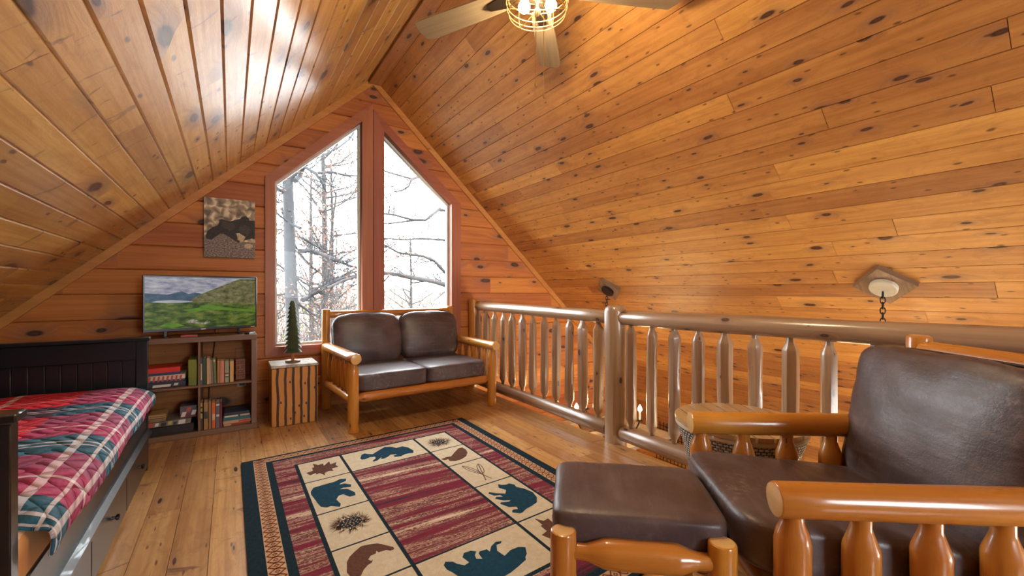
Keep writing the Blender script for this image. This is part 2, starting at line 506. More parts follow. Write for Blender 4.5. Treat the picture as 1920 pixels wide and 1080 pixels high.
def window(name, poly, ds, label):
    w = bpy.data.objects.new(name, None); COL.objects.link(w); w.location = (0, 0, 0)
    tag(w, label, 'window', None, 'structure')
    mb = MB(); ring(mb, offset(poly, [-.0] * 4), offset(poly, ds), W - .028, W + .006); mb.build('casing', 'casing', w)
    mb = MB(); ring(mb, offset(poly, [0] * 4), offset(poly, [.02] * 4), W + .0, W + .13); mb.build('jamb', 'casing', w)
    mb = MB(); ring(mb, offset(poly, [-.022] * 4), offset(poly, [.012] * 4), W + .055, W + .10); mb.build('sash', 'vinyl', w)
    mb = MB(); mb.prism(offset(poly, [-.01] * 4), lambda a, b, d: (a, d, b), W + .074, W + .080); mb.build('pane', 'glass', w)
    return w


window('window_1', win1, [.082, .109, .085, .078], 'taller left half of the peaked gable window')
window('window_2', win2, [.082, .115, .085, .109], 'right half of the peaked gable window')

# knee wall, rear wall, lower walls, floors
mb = MB(); planks(mb, [[(YB, 0.0), (W, 0.0), (W, zc(KX) + .02), (YB, zc(KX) + .02)]], lambda u, v, d: (KX - d, u, v), .1985, .1, .008, .012, 6, 1.5, 3.5)
mb.box(KX - .1, KX - .013, YB, W, 0, zc(KX), 0)
struct(mb.build('wall_left', 'wall'), 'low knee wall behind the daybed')
RW = [(.75, .95), (1.75, .95), (1.75, 2.15), (.75, 2.15)]
LW = [(3.1, LOW + .5), (4.9, LOW + .5), (4.9, -.35), (3.1, -.35)]
rp = [[(KX - .3, LOW), (.75, LOW), (.75, zc(.75)), (KX - .3, zc(KX - .3))],
      [(.75, LOW), (1.75, LOW), (1.75, .95), (.75, .95)], [(.75, 2.15), (1.75, 2.15), (1.75, zc(1.75)), (RX, RZ), (.75, zc(.75))],
      [(1.75, LOW), (3.1, LOW), (3.1, zc(3.1)), (1.75, zc(1.75))],
      [(3.1, LOW), (4.9, LOW), (4.9, LOW + .5), (3.1, LOW + .5)], [(3.1, -.35), (4.9, -.35), (4.9, zc(4.9)), (3.1, zc(3.1))],
      [(4.9, LOW), (XR + .2, LOW), (XR + .2, zc(XR + .2)), (4.9, zc(4.9))]]
mb = MB(); planks(mb, rp, lambda u, v, d: (u, YB - d, v), .1985, 1.298, .008, .012, 9, 1.5, 3.5)
struct(mb.build('wall_rear', 'wall'), 'planked wall behind the viewer')
for nm, P, lb in (('rear_fill_window', RW, 'added loft window behind the viewer that lets in fill light'), ('lower_fill_window', LW, 'added lower window behind the viewer that lets in fill light')):  # invented openings in the unseen wall, put in for fill light
    w = bpy.data.objects.new(nm, None); COL.objects.link(w); tag(w, lb, 'window', None, 'structure')
    mb = MB(); ring(mb, P, offset(P, [.08] * 4), YB - .12, YB + .02); mb.build('casing', 'casing', w)
    mb = MB(); mb.prism(P, lambda a, b, d: (a, d, b), YB - .07, YB - .064); mb.build('pane', 'glass', w)
mb = MB(); planks(mb, [[(YB, LOW), (W, LOW), (W, zc(XR) + .05), (YB, zc(XR) + .05)]], lambda u, v, d: (XR + d, u, v), .1333, .1, .003, .004, 8, 1.5, 3.5)
mb.box(XR + .005, XR + .1, YB, W, LOW, zc(XR), 0)
struct(mb.build('wall_right', 'ceil'), 'lower planked wall under the right slope')
mb = MB(); mb.box(-2.3, -2.2, YB, W, LOW, -.2, 0)
struct(mb.build('wall_lower', 'wall'), 'wall of the room below the loft')

FE = 2.375
mb = MB(); planks(mb, [[(YB, KX - .1), (W, KX - .1), (W, FE), (YB, FE)]], lambda u, v, d: (v, u, -d), .1375, .06, .0012, .006, 31, 1.3, 3.4)
mb.box(KX - .2, FE, YB, W, -.22, -.0065, 0)
struct(mb.build('floor', 'floor'), 'loft floor of knotty pine boards running towards the gable')
mb = MB(); mb.box(FE, FE + .022, YB, W, -.26, -.001, .003)
struct(mb.build('trim_loft_edge', 'trim'), 'fascia board on the open edge of the loft floor')
mb = MB(); planks(mb, [[(YB, -2.3), (W, -2.3), (W, XR), (YB, XR)]], lambda u, v, d: (v, u, LOW - d), .12, .0, .002, .003, 33, 1.3, 3.4)
mb.box(-2.3, XR, YB, W, LOW - .1, LOW - .004, 0)
struct(mb.build('floor_lower', 'floor'), 'wooden floor of the room below')


# ------------------------------------------------------------------ log profiles
def spindle_prof(L, r, te=.07, rt=.55, n=7):
    a = te / L
    p = [(0, r * rt), (a * .40, r * rt), (a * .52, r * (rt + .07)), (a * .98, r * .965), (a * 1.1, r)]
    p += [(a * 1.1 + (1 - 2.2 * a) * i / n, r) for i in range(1, n)]
    p += [(1 - x, q) for x, q in p[:5][::-1]]
    return p


def round_prof(L, r0, r1=None, er=.012, n=8):
    r1 = r0 if r1 is None else r1; e = er / L
    p = [(0, r0 - er), (e * .3, r0 - er * .35), (e, r0)]
    p += [(e + (1 - 2 * e) * i / n, r0 + (r1 - r0) * i / n) for i in range(1, n)]
    p += [(1 - e, r1), (1 - e * .3, r1 - er * .35), (1, r1 - er)]
    return p


def log(name, parent, p0, p1, r0, r1=None, mat=('log', 'logend'), wob=.05, seg=20, er=.01):
    L = (Vector(p1) - Vector(p0)).length
    return MB().lathe(p0, p1, round_prof(L, r0, r1, er), seg, 0, 1, wob).build(name, mat, parent)


def spindle(name, parent, p0, p1, r, mat=('log', 'logend'), te=.07, rt=.55, wob=.05, seg=16, flat=0.0):
    L = (Vector(p1) - Vector(p0)).length
    return MB().lathe(p0, p1, spindle_prof(L, r, te, rt), seg, 0, 1, wob, flat=flat).build(name, mat, parent)


# ------------------------------------------------------------------ railing
rl = thing('log_railing', 'peeled log railing along the open edge of the loft', 'railing', (2.42, 2.25, 0))
RM = ('rail', 'rail')
mb = MB()
mb.lathe((0, 0, -.24), (0, 0, 1.02), [(0, .082), (.2, .084), (.4, .08), (.6, .083), (.8, .080), (.965, .081), (.988, .074), (1, .058)], 12, 0, 1, .12, flat=.08)
mb.build('newel_post', RM, rl)
log('end_post', rl, (-.03, 2.19, -.24), (-.03, 2.19, 1.03), .058, mat=('log', 'logend'), wob=.06)
log('top_rail', rl, (0, 2.16, .955), (0, .07, .93), .05, .052, RM, .12)
log('bottom_rail', rl, (0, 2.2, .085), (0, .07, .08), .055, .058, RM, .12)
log('top_rail', rl, (0, -.055, .93), (.0, -2.9, .945), .053, .062, RM, .12, er=.03)
log('bottom_rail', rl, (0, -.055, .08), (.0, -2.9, .08), .057, .057, RM, .12, er=.03)
ys = [4.38, 4.193, 4.011, 3.831, 3.657, 3.475, 3.305, 3.122, 2.952, 2.773, 2.608, 2.437, 2.099, 1.921, 1.743, 1.568, 1.401, 1.227, 1.05, .878, .70, .525, .35, .175, 0]
for i, y in enumerate(ys):
    spindle('spindle', rl, (0, y - 2.25, .125), (RND.uniform(-.004, .004), y - 2.25, .90), RND.uniform(.036, .042), RM, .075, .5, .17, 12, .10)

# ------------------------------------------------------------------ log furniture
def leather_part(name, parent, size, loc, rot=None, k=5, bulge=.18, wr=.004, label=None):
    m = MB(); m.cushion(size, k, 16, bulge, 0, loc, rot, wr)
    o = m.build(name, 'leather', parent, 60)
    if label: o['label'] = label
    return o


def piping(parent, size, loc, rot, k=5.0, r=.006, face=-1, name='piping'):
    """welt around the front rim of a back cushion (x-z outline)"""
    pts = []
    hx, hy, hz = [q / 2 for q in size]
    for i in range(64):
        a = 2 * math.pi * i / 64; c, s_ = math.cos(a), math.sin(a)
        nn = (abs(c) ** k + abs(s_) ** k) ** (1 / k)
        pts.append(Vector((c / nn * hx * 1.0, face * hy * .25, s_ / nn * hz * 1.0)))
    m = MB(); R = rot.to_4x4() if rot else Matrix.Identity(4)
    m.tube([Matrix.Translation(loc) @ R @ p for p in pts], r, 6, closed=True)
    return m.build(name, 'seam', parent)


RotX = lambda a: Matrix.Rotation(math.radians(a), 3, 'X')


def log_seat(name, label, cat, loc, rz, half, seats, spin, armr=.044, dep=.43, over=.03):
    t = thing(name, label, cat, loc, rz)
    for s in (-1, 1):
        spindle('leg', t, (s * half, -dep, 0), (s * half, -dep, .565), .043, te=.05, rt=.6) if False else None
        m = MB(); L = .565
        m.lathe((s * half, -dep, 0), (s * half, -dep, L), [(0, .036), (.012, .042), (.3, .043), (.7, .043), (.86, .043), (.91, .037), (.95, .027), (1, .025)], 20, 0, 1, .05)
        m.build('leg', ('log', 'logend'), t)
        log('leg', t, (s * half, dep, 0), (s * half, dep, .955), .042, .040)
        log('arm', t, (s * half, -dep - over - .045, .592), (s * half, dep - .02, .598), armr, armr, wob=.04, er=.004)
        log('side_rail', t, (s * half, -dep + .02, .25), (s * half, dep - .02, .25), .036)
        for k in range(spin):
            y = -dep + (2 * dep) * (k + 1) / (spin + 1)
            spindle('spindle', t, (s * half, y, .27), (s * half, y, .565), .041 if spin < 5 else .024, te=.085 if spin < 5 else .075, rt=.57)
    spindle('front_rail', t, (-half + .02, -dep + .02, .265), (half - .02, -dep + .02, .265), .04, te=.06, rt=.6)
    log('back_rail', t, (-half + .02, dep, .90), (half - .02, dep, .90), .036)
    log('lower_back_rail', t, (-half + .02, dep, .30), (half - .02, dep, .30), .032)
    m = MB()
    for k in range(7):
        y = -dep + .10 + (2 * dep - .2) * k / 6
        m.box(-half + .03, half - .03, y - .035, y + .035, .272, .292, .003)
    m.build('seat_deck', 'log', t)
    return t


# loveseat in front of the window
ls = log_seat('log_loveseat', 'honey log loveseat with two brown leather back cushions under the window', 'loveseat',
              (1.455, 4.0, 0), math.radians(3.4), .665, 2, 5)
for s in (-1, 1):
    leather_part('seat_cushion', ls, (.63, .70, .155), (s * .313, -.075, .375), None, 9, .10, .002)
    rt = RotX(-13)
    leather_part('back_cushion', ls, (.66, .17, .50), (s * .325, .27, .665), rt, 4.4, .45, .009)
    piping(ls, (.66, .17, .50), Vector((s * .325, .27, .665)), rt, 4.4)

# armchair at the right, seen from its right arm side
a5 = math.radians(5)
def cf(l, d): return (d * ST + l * CT, d * CT - l * ST)
def facing(deg):
    """z-rotation that turns local -y to camera-left, swung deg degrees away from the viewer"""
    a = math.radians(deg); fx = -CT * math.cos(a) + ST * math.sin(a); fy = ST * math.cos(a) + CT * math.sin(a)
    return math.atan2(fx, -fy)


rz = facing(4.5)
cx, cy = cf(.675 + .485, 1.425 - .04)
ac = log_seat('log_armchair', 'honey log armchair with brown leather cushions beside the railing', 'armchair', (cx, cy, 0), rz, .322, 1, 4, armr=.045, dep=.415, over=.0)
leather_part('seat_cushion', ac, (.575, .78, .15), (0, -.12, .405), RotX(-5), 8, .12, .004)
rb = RotX(-9)
leather_part('back_cushion', ac, (.66, .20, .555), (0, .235, .645), rb, 8, .34, .013)
piping(ac, (.66, .20, .555), Vector((0, .235, .645)), rb, 8, face=1)

# ottoman
ox, oy = cf(.39, 1.405)
ot = thing('log_ottoman', 'log footstool with brown leather pad on the rug edge', 'ottoman', (ox, oy, 0), facing(8))
for sx in (-1, 1):
    for sy in (-1, 1):
        log('leg', ot, (sx * .215, sy * .215, .012), (sx * .215, sy * .215, .446), .037, .037, wob=.03, er=.006)
for s in (-1, 1):
    spindle('stretcher', ot, (s * .215, -.19, .388), (s * .215, .19, .388), .041, te=.09, rt=.55)
    spindle('stretcher', ot, (-.19, s * .215, .35), (.19, s * .215, .35), .038, te=.07, rt=.62)
leather_part('seat_pad', ot, (.40, .50, .13), (.0, -.0, .424), None, 9, .10, .003)

# ------------------------------------------------------------------ end table, pine ornament
def striped_slab():
    t = NT('hickory_slab')
    u = t.uv()
    w = t.n('TexNoise', {'Vector': t.uv((1.2, 1.2, 1)), 'Scale': 5.0, 'Detail': 3.0}, noise_dimensions='2D').outputs[0]
    sep = t.n('SeparateXYZ', {0: u})
    x = t.math('ADD', sep.outputs[1], t.math('MULTIPLY', t.math('SUBTRACT', w, .5), .018))
    f = t.math('FRACT', t.math('MULTIPLY', x, 17))
    m1 = t.math('MULTIPLY', t.mr(f, .56, .62), t.mr(f, .95, .90))
    g = t.noise(t.uv((2, 90, 1)), 1.0, 4, .6, '2D')
    c = t.mix(g, (.66, .30, .065), (.50, .19, .03))
    c = t.mix(t.math('MULTIPLY', m1, .97), c, (.035, .010, .004))
    kn = t.n('TexVoronoi', {'Vector': t.uv((7, 12, 1)), 'Scale': 1.0}, voronoi_dimensions='2D').outputs[0]
    c = t.mix(t.mr(kn, .11, .05), c, (.06, .02, .01))
    t.bump(m1, -.25, .01)
    return t.fin(Base_Color=c, Roughness=.55)


M['slab'] = striped_slab()
def stone_top():
    t = NT('pale_barky_top')
    n1 = t.noise(t.obj(), 22, 5, .7); n2 = t.noise(t.obj((1, 1, 1)), 60, 3)
    c = t.mix(t.mr(n1, .35, .65), (.24, .21, .17), (.50, .46, .38)); c = t.mix(t.mr(n2, .6, .7), c, (.14, .11, .08))
    t.bump(n1, .4, .005); return t.fin(Base_Color=c, Roughness=.35, Coat_Weight=.3)


M['stone'] = stone_top()
et = thing('end_table', 'block end table with dark vertical stripes between bookshelf and loveseat', 'side table', (.457, 4.17, 0))
mb = MB()
mb.box(-.175, .175, -.155, .165, 0, .485, .006, tint=.5); mb.build('body', 'slab', et)
mb = MB(); mb.box(-.18, .18, -.162, .17, .485, .508, .004); mb.build('top', 'stone', et)

M['pinegreen'] = plain('carved_green_paint', (.05, .075, .035), .6, var=.5, scale=14, bump=.3)
M['darkwood'] = plain('dark_wood_base', (.20, .11, .05), .4, var=.4)
pt = thing('wooden_pine_tree', 'slim carved green pine tree figure standing on the striped end table', 'figurine', (.455, 4.165, .508))
mb = MB()
prof = []
nT = 12; H = .45
for i in range(nT):
    r = .064 * (1 - i / nT) ** .55 + .010
    prof += [((i) / nT, r), ((i + .25) / nT, r * .88), ((i + .98) / nT, r * .52)]
prof.append((1, .002))
mb.lathe((0, 0, .085), (0, 0, .085 + H), prof, 12, 0, 0, .22); mb.build('foliage', 'pinegreen', pt, 30)
mb = MB(); mb.lathe((0, 0, .018), (0, 0, .10), [(0, .014), (1, .012)], 10, 0); mb.build('trunk', 'log', pt)
mb = MB(); mb.lathe((0, 0, 0), (0, 0, .02), [(0, .06), (.7, .06), (1, .05)], 24, 0, 0, .06); mb.build('base', 'darkwood', pt)

# ------------------------------------------------------------------ bookshelf and what stands on it
SX0, SX1, SY0, SY1, SH = -.587, .183, 4.09, 4.465, .772
bs = thing('bookshelf', 'brown four-cube bookshelf under the television', 'bookshelf', ((SX0 + SX1) / 2, (SY0 + SY1) / 2, 0))
bx_, by_ = (SX0 + SX1) / 2, (SY0 + SY1) / 2
def part_box(parent, name, mat, x0, x1, y0, y1, z0, z1, bev=.003, ox=0, oy=0, oz=0, label=None):
    o = MB().box(x0 - ox, x1 - ox, y0 - oy, y1 - oy, z0 - oz, z1 - oz, bev).build(name, mat, parent)
    if label: o['label'] = label
    return o
K = dict(ox=bx_, oy=by_)
part_box(bs, 'top_panel', 'shelfwood', SX0, SX1, SY0, SY1, SH - .042, SH, **K)
part_box(bs, 'bottom_panel', 'shelfwood', SX0, SX1, SY0, SY1, 0, .042, **K)
part_box(bs, 'side_panel', 'shelfwood', SX0, SX0 + .04, SY0, SY1, .042, SH - .042, **K)
part_box(bs, 'side_panel', 'shelfwood', SX1 - .04, SX1, SY0, SY1, .042, SH - .042, **K)
MXs = (SX0 + SX1) / 2
part_box(bs, 'divider', 'shelfwood', MXs - .009, MXs + .009, SY0 + .002, SY1, .042, SH - .042, **K)
part_box(bs, 'shelf', 'shelfwood', SX0 + .04, SX1 - .04, SY0 + .003, SY1, .378, .396, **K)

_cols = {}
def colmat(c, rough=.5):
    k = tuple(round(x, 3) for x in c)
    if k not in _cols: _cols[k] = plain('cover_%d' % len(_cols), c, rough, var=.15, scale=25)
    return _cols[k]


PAGE = plain('page_edges', (.62, .52, .36), .8, var=.12, scale=80)


def book(label, x, th, dep, h, col, z, y=4.112, lean=0.0, band=None, flat=False, name='book', group='books on the shelf', length=None, rz=0.0):
    """upright: spine faces the viewer. flat: lies with its long edge to the viewer"""
    mb = MB()
    if not flat:
        c = .0022
        mb.box(0, c, 0, dep, 0, h, .0006, 0); mb.box(th - c, th, 0, dep, 0, h, .0006, 0)
        mb.box(0, th, -.002, .003, 0, h, .0012, 0)
        mb.box(c, th - c, .003, dep - .004, .004, h - .004, 0, 1)
        if band:
            for (b0, b1, bi) in band: mb.box(th * .1, th * .9, -.0032, -.0018, h * b0, h * b1, 0, 2 + bi)
        o = mb.build(name, [colmat(col), PAGE] + [colmat(q) for q in BANDS], None)
        o.location = (x, y, z); o.rotation_euler = (0, lean, rz)
    else:
        c = .0022
        mb.box(0, length, 0, dep, 0, c, .0006, 0); mb.box(0, length, 0, dep, h - c, h, .0006, 0)
        mb.box(0, length, -.002, .003, 0, h, .0012, 0); mb.box(.004, length - .004, .003, dep - .004, c, h - c, 0, 1)
        if band:
            for (b0, b1, bi) in band: mb.box(length * b0, length * b1, -.0032, -.0018, h * .15, h * .85, 0, 2 + bi)
        o = mb.build(name, [colmat(col), PAGE] + [colmat(q) for q in BANDS], None)
        o.location = (x, y, z); o.rotation_euler = (0, 0, rz)
    return tag(o, label, 'book', group)


BANDS = [(.60, .45, .28), (.5, .08, .05), (.03, .03, .04), (.7, .66, .6), (.45, .38, .12)]
px = lambda p: -.2097 + (p - 372) * .00349
Z2, Z1 = .396, .042
G1 = 'books upright in the upper right cube'
for (p0, p1, h, col, band, lean, lb) in [
        (372.6, 380.0, .205, (.03, .09, .15), [(.18, .80, 0)], 0, 'blue book with a cream spine panel against the divider, upper shelf'),
        (380.6, 386.6, .205, (.035, .06, .035), None, 0, 'dark green book beside the blue one, upper shelf'),
        (387.6, 393.0, .205, (.58, .38, .20), None, 0, 'cream paperback just right of the dark green book, upper shelf'),
        (393.4, 396.6, .195, (.42, .36, .27), None, -.03, 'thin pale grey book leaning beside the cream paperback'),
        (397.2, 400.6, .190, (.24, .15, .14), None, -.04, 'thin plum-brown book in the middle of the upper row'),
        (401.4, 406.2, .198, (.12, .17, .05), [(.86, .95, 0)], -.04, 'leaning green book with a pale top sticker, upper shelf'),
        (407.2, 411.8, .180, (.42, .21, .09), None, 0, 'tan brown book left of the salmon pink one'),
        (412.4, 420.2, .176, (.62, .23, .16), None, 0, 'salmon pink hardback on the upper shelf'),
        (421.4, 429.4, .172, (.30, .33, .24), [(.30, .42, 3), (.37, .44, 1), (.24, .28, 2)], 0, 'grey-green book with a small picture on its spine'),
        (431.0, 438.4, .168, (.62, .38, .14), None, 0, 'yellow book at the right end of the upper row')]:
    book(lb, px(p0), (p1 - p0) * .00349, .14, h, col, Z2 + (.0006 if lean else 0), band=band, lean=lean, group=G1)
G2 = 'books upright in the lower right cube'
for (p0, p1, h, col, band, lb) in [
        (373.0, 380.6, .218, (.075, .03, .03), [(.42, .78, 4), (.84, .98, 4), (.60, .66, 2)], 'maroon book with a pale spotted spine label, lower shelf'),
        (382.2, 390.2, .212, (.34, .20, .06), [(.40, .66, 2)], 'ochre brown book beside the maroon one, lower shelf'),
        (391.4, 395.8, .222, (.30, .18, .10), None, 'narrow brown book between the ochre and orange ones'),
        (396.8, 403.6, .205, (.62, .13, .025), [(.32, .56, 0)], 'bright orange book on the lower shelf'),
        (404.4, 411.8, .200, (.13, .12, .15), [(.45, .53, 3), (.88, .94, 3)], 'slate grey book right of the orange one'),
        (412.4, 416.0, .200, (.20, .03, .05), None, 'thin dark red book at the end of the lower upright row')]:
    book(lb, px(p0), (p1 - p0) * .00349, .15, h, col, Z1, band=band, group=G2)
G3 = 'books lying in the lower right cube'
zz = Z1
for (h, col, ln, off, band, lb) in [
        (.016, (.30, .05, .025), .190, 0, [(.05, .3, 0)], 'thin red book at the very bottom of the flat stack'),
        (.024, (.55, .36, .20), .192, .002, [(.55, .95, 1)], 'cream and red book second from the bottom of the flat stack'),
        (.026, (.03, .15, .20), .188, .004, None, 'teal book in the middle of the flat stack'),
        (.018, (.05, .045, .05), .185, .003, [(.05, .55, 3), (.62, .98, 0)], 'dark book with pale lettering near the top of the flat stack'),
        (.020, (.02, .03, .07), .172, .010, None, 'navy book topping the flat stack')]:
    book(lb, -.052 + off, h, .22, h, col, zz, y=4.125, flat=True, length=ln, band=band, group=G3); zz += h

# board games
def game(name, label, x0, x1, y0, y1, z0, z1, cols, cat='box', stripes=None, rz=0.0, group=None):
    t = thing(name, label, cat, ((x0 + x1) / 2, (y0 + y1) / 2, z0), rz, group)
    w, d, h = (x1 - x0) / 2, (y1 - y0) / 2, z1 - z0
    MB().box(-w + .002, w - .002, -d + .002, d - .002, 0, h * .5, .002).build('tray', colmat(cols[1]), t)
    MB().box(-w, w, -d, d, h * .3, h, .003).build('lid', colmat(cols[0]), t)
    if stripes:
        m = MB()
        for (a, b, c0, c1, mi) in stripes:
            s = h * .12
            m.prism([(-w + 2 * w * a, h * c0), (-w + 2 * w * b, h * c0), (-w + 2 * w * b + s, h * c1), (-w + 2 * w * a + s, h * c1)], lambda p, q, dd: (p, dd, q), -d - .0008, -d + .001, mi)
        m.build('printing', [colmat(q) for q in BANDS], t)
    return t


game('board_game', 'dark board game box at the bottom of the games pile', -.535, -.285, 4.12, 4.37, .396, .442, [(.035, .04, .055), (.02, .02, .03)], 'board game',
     [(.2, .62, .2, .6, 3), (.70, .80, .3, .7, 3)], group='board games in the upper left cube')
st = [(.12 + .105 * k, .17 + .105 * k, .1, .9, 1) for k in range(8)] + [(.05, .10, .15, .85, 2)]
game('board_game', 'white board game box with slanting red stripes in the games pile', -.54, -.29, 4.115, 4.36, .442, .492, [(.62, .52, .46), (.04, .06, .13)], 'board game', st, group='board games in the upper left cube')
game('board_game', 'red and orange board game box on top of the games pile', -.55, -.325, 4.13, 4.36, .492, .548, [(.62, .02, .012), (.02, .04, .12)], 'board game',
     None, .05, group='board games in the upper left cube')
gb = game('storage_binder', 'thick olive green binder standing beside the board games', -.272, -.216, 4.11, 4.34, .396, .598, [(.19, .21, .012), (.15, .17, .012)], 'binder')
game('board_game', 'long black box at the bottom of the lower left cube', -.53, -.235, 4.11, 4.40, .042, .108, [(.018, .012, .014), (.014, .01, .012)], 'board game', None, group='boxes in the lower left cube')
pz = [(.02, .13, .1, .9, 1), (.17, .25, .2, .8, 3), (.3, .42, .15, .8, 2), (.46, .55, .2, .9, 4), (.58, .66, .1, .7, 2), (.70, .86, .1, .9, 3)]
game('puzzle_box', 'picture-printed flat box resting on the long black box', -.515, -.255, 4.12, 4.36, .108, .146, [(.16, .15, .14), (.25, .2, .13)], 'box', pz, group='boxes in the lower left cube')
game('puzzle_box', 'small cream box with brown bands at the left on the printed box', -.51, -.405, 4.13, 4.29, .146, .200, [(.46, .29, .12), (.30, .17, .07)], 'box', [(.03, .94, .40, .50, 2), (.03, .94, .7, .76, 2)], group='boxes in the lower left cube')
game('puzzle_box', 'tilted multicoloured box against the divider in the lower left cube', -.325, -.22, 4.15, 4.33, .146, .235, [(.10, .09, .12), (.18, .03, .05)], 'box', [(.05, .3, .1, .5, 3), (.35, .6, .5, .9, 1), (.65, .9, .2, .6, 3)], group='boxes in the lower left cube')

# clear sleeve of blocks
def clear_mat():
    t = NT('clear_plastic'); tr = t.n('BsdfTransparent', {0: (.93, .94, .95, 1)}); gl = t.n('BsdfGlossy', {'Roughness': .12})
    mx = t.n('MixShader', {0: .05, 1: tr.outputs[0], 2: gl.outputs[0]}); t.t.links.new(mx.outputs[0], t.t.nodes['Material Output'].inputs[0]); return t.m


M['clear'] = clear_mat()
jr = thing('block_tower', 'clear plastic sleeve of red-brown wooden blocks on the upper shelf', 'game', (px(451) + .003, 4.19, .396))
MB().box(-.037, .037, -.037, .037, .003, .262, .008).build('sleeve', 'clear', jr)
rb_m = plain('red_brown_blocks', (.22, .075, .05), .6, var=.4)
for k in range(9):
    m = MB()
    for q in range(3):
        a, b = -.033 + .022 * q + .0006, -.033 + .022 * (q + 1) - .0006
        m.box(*((a, b, -.033, .033) if k % 2 else (-.033, .033, a, b)), .005 + .0185 * k, .005 + .0185 * (k + 1) - .0008, .001)
    m.build('block_layer', rb_m, jr)

# television
M['tvbody'] = M['plastic']
def emis(name, stops, scale, vec=(1, 1, 1), strength=.6, detail=5, rough=.6):
    t = NT(name); n_ = t.noise(t.uv(vec), scale, detail, rough, '2D')
    c = t.ramp(t.mr(n_, .25, .75, smooth=False), stops)
    return t.fin(Base_Color=(0, 0, 0), Emission_Color=c, Emission_Strength=strength, Roughness=.3, Specular_IOR_Level=.15)


tv_x, tv_y = -.2075, 4.14
tvr = math.atan2(.18, .735)
tv = thing('television', 'flat television showing a green valley on top of the bookshelf', 'television', (tv_x + .03, tv_y + .06, SH), tvr * .8)
TW, THh, TZ = .372, .43, .045
MB().box(-TW, TW, -.012, .022, TZ, TZ + THh, .004).build('housing', 'plastic', tv)
MB().box(-.25, .25, .02, .055, TZ + .04, TZ + .3, .01).build('rear_cover', 'plastic', tv)
for s in (-1, 1):
    m = MB(); m.box(s * .24 - .012, s * .24 + .012, -.07, .07, 0, .01, .003); m.box(s * .24 - .01, s * .24 + .01, -.01, .016, .008, TZ + .02, .003)
    m.build('foot', 'plastic', tv)
scr = [emis('screen_sky', [(0, (.17, .16, .28)), (.45, (.36, .35, .42)), (1, (.62, .60, .58))], 3.0, (2, 7, 1)),
       emis('screen_far_hills', [(0, (.03, .07, .12)), (1, (.09, .14, .20))], 9, (1, 2, 1)),
       emis('screen_slope', [(0, (.055, .065, .02)), (.5, (.17, .155, .06)), (1, (.30, .26, .13))], 12, (1, 1.6, 1)),
       emis('screen_lake', [(0, (.40, .40, .42)), (1, (.55, .54, .55))], 5, (1, 4, 1)),
       emis('screen_meadow', [(0, (.015, .025, .008)), (.35, (.05, .085, .015)), (.65, (.13, .18, .025)), (1, (.28, .23, .08))], 5, (1.2, 3, 1)),
       emis('screen_bright_grass', [(0, (.07, .17, .015)), (1, (.17, .32, .03))], 8, (1, 5, 1)),
       emis('screen_stones', [(0, (.12, .10, .06)), (1, (.55, .50, .40))], 30, (1, 1, 1))]
m = MB()
def sp(poly, mi, lay):
    P = [(-TW + .012 + q[0] * (2 * TW - .024), TZ + .022 + q[1] * (THh - .036)) for q in poly]
    m.face([(a, -.0125 - .0002 * lay, b) for a, b in P], [(a * 2, b * 2) for a, b in P], mi)
sp([(0, 0), (1, 0), (1, 1), (0, 1)], 0, 0)
sp([(0, .40), (.52, .40), (.50, .67), (.42, .70), (.36, .67), (.30, .73), (.24, .69), (.18, .66), (.08, .68), (0, .69)], 1, 1)
sp([(.36, .40), (1, .40), (1, .985), (.84, .985), (.74, .90), (.62, .80), (.52, .71), (.44, .63), (.38, .55)], 2, 2)
sp([(.05, .52), (.10, .545), (.22, .555), (.33, .54), (.41, .52), (.30, .50), (.12, .50)], 3, 3)
sp([(0, 0), (1, 0), (1, .44), (.8, .47), (.6, .50), (.42, .51), (.25, .49), (.1, .51), (0, .52)], 4, 4)
sp([(.30, .36), (.44, .39), (.52, .455), (.64, .42), (.80, .36), (1, .33), (1, .27), (.82, .31), (.62, .35), (.5, .34), (.40, .31)], 5, 5)
sp([(.34, .12), (.39, .17), (.44, .15), (.43, .11), (.50, .09), (.53, .13), (.56, .10), (.51, .06), (.40, .09)], 6, 5)
sp([(.12, .06), (.18, .12), (.27, .10), (.33, .05), (.22, .02)], 5, 5)
m.build('screen', scr, tv)
MB().box(-.02, .012, -.0135, -.0118, TZ + .004, TZ + .013, .001).build('maker_mark', 'white', tv)
MB().box(.325, .355, -.0135, -.0118, TZ + .006, TZ + .013, .001).build('maker_mark', 'white', tv)
o = MB().box(-.05, .055, -.02, .02, 0, .018, .004).build('pink_case', plain('pink_plastic', (.42, .10, .13), .3), None)
o.location = (-.268, 4.118, SH); tag(o, 'small pink flat case on the bookshelf top below the television', 'case')
o = MB().box(-.018, .018, -.07, .07, 0, .016, .004).build('remote_control', 'plastic', None)
o.location = (.135, 4.165, SH); o.rotation_euler = (0, 0, -.35); tag(o, 'black remote control at the right end of the bookshelf top', 'remote')
ol = thing('wall_outlet', 'pale wall outlet with plug seen through the lower right cube', 'outlet', (.085, W - .003, .335))
MB().box(-.036, .036, -.006, .004, -.058, .058, .003).build('cover_plate', 'white', ol)
MB().box(-.018, .018, -.03, -.006, -.045, -.005, .004).build('plug', 'plastic', ol)
o = MB().tube([(-.11, 4.475, .80), (-.115, 4.478, .66), (-.135, 4.478, .5), (-.15, 4.478, .34), (-.155, 4.478, .2), (-.15, 4.478, .03)], .004, 8).build('power_cord', 'plastic', None)
tag(o, 'black power cord hanging down the wall behind the bookshelf', 'cord')

# ------------------------------------------------------------------ canvas picture of a resting bear cub
def diff(name, stops, scale, vec=(1, 1, 1), detail=4, rough=.6, dist=0.0):
    t = NT(name); n_ = t.noise(t.uv(vec), scale, detail, rough, '2D', dist)
    return t.fin(Base_Color=t.ramp(t.mr(n_, .28, .72, smooth=False), stops), Roughness=.6)


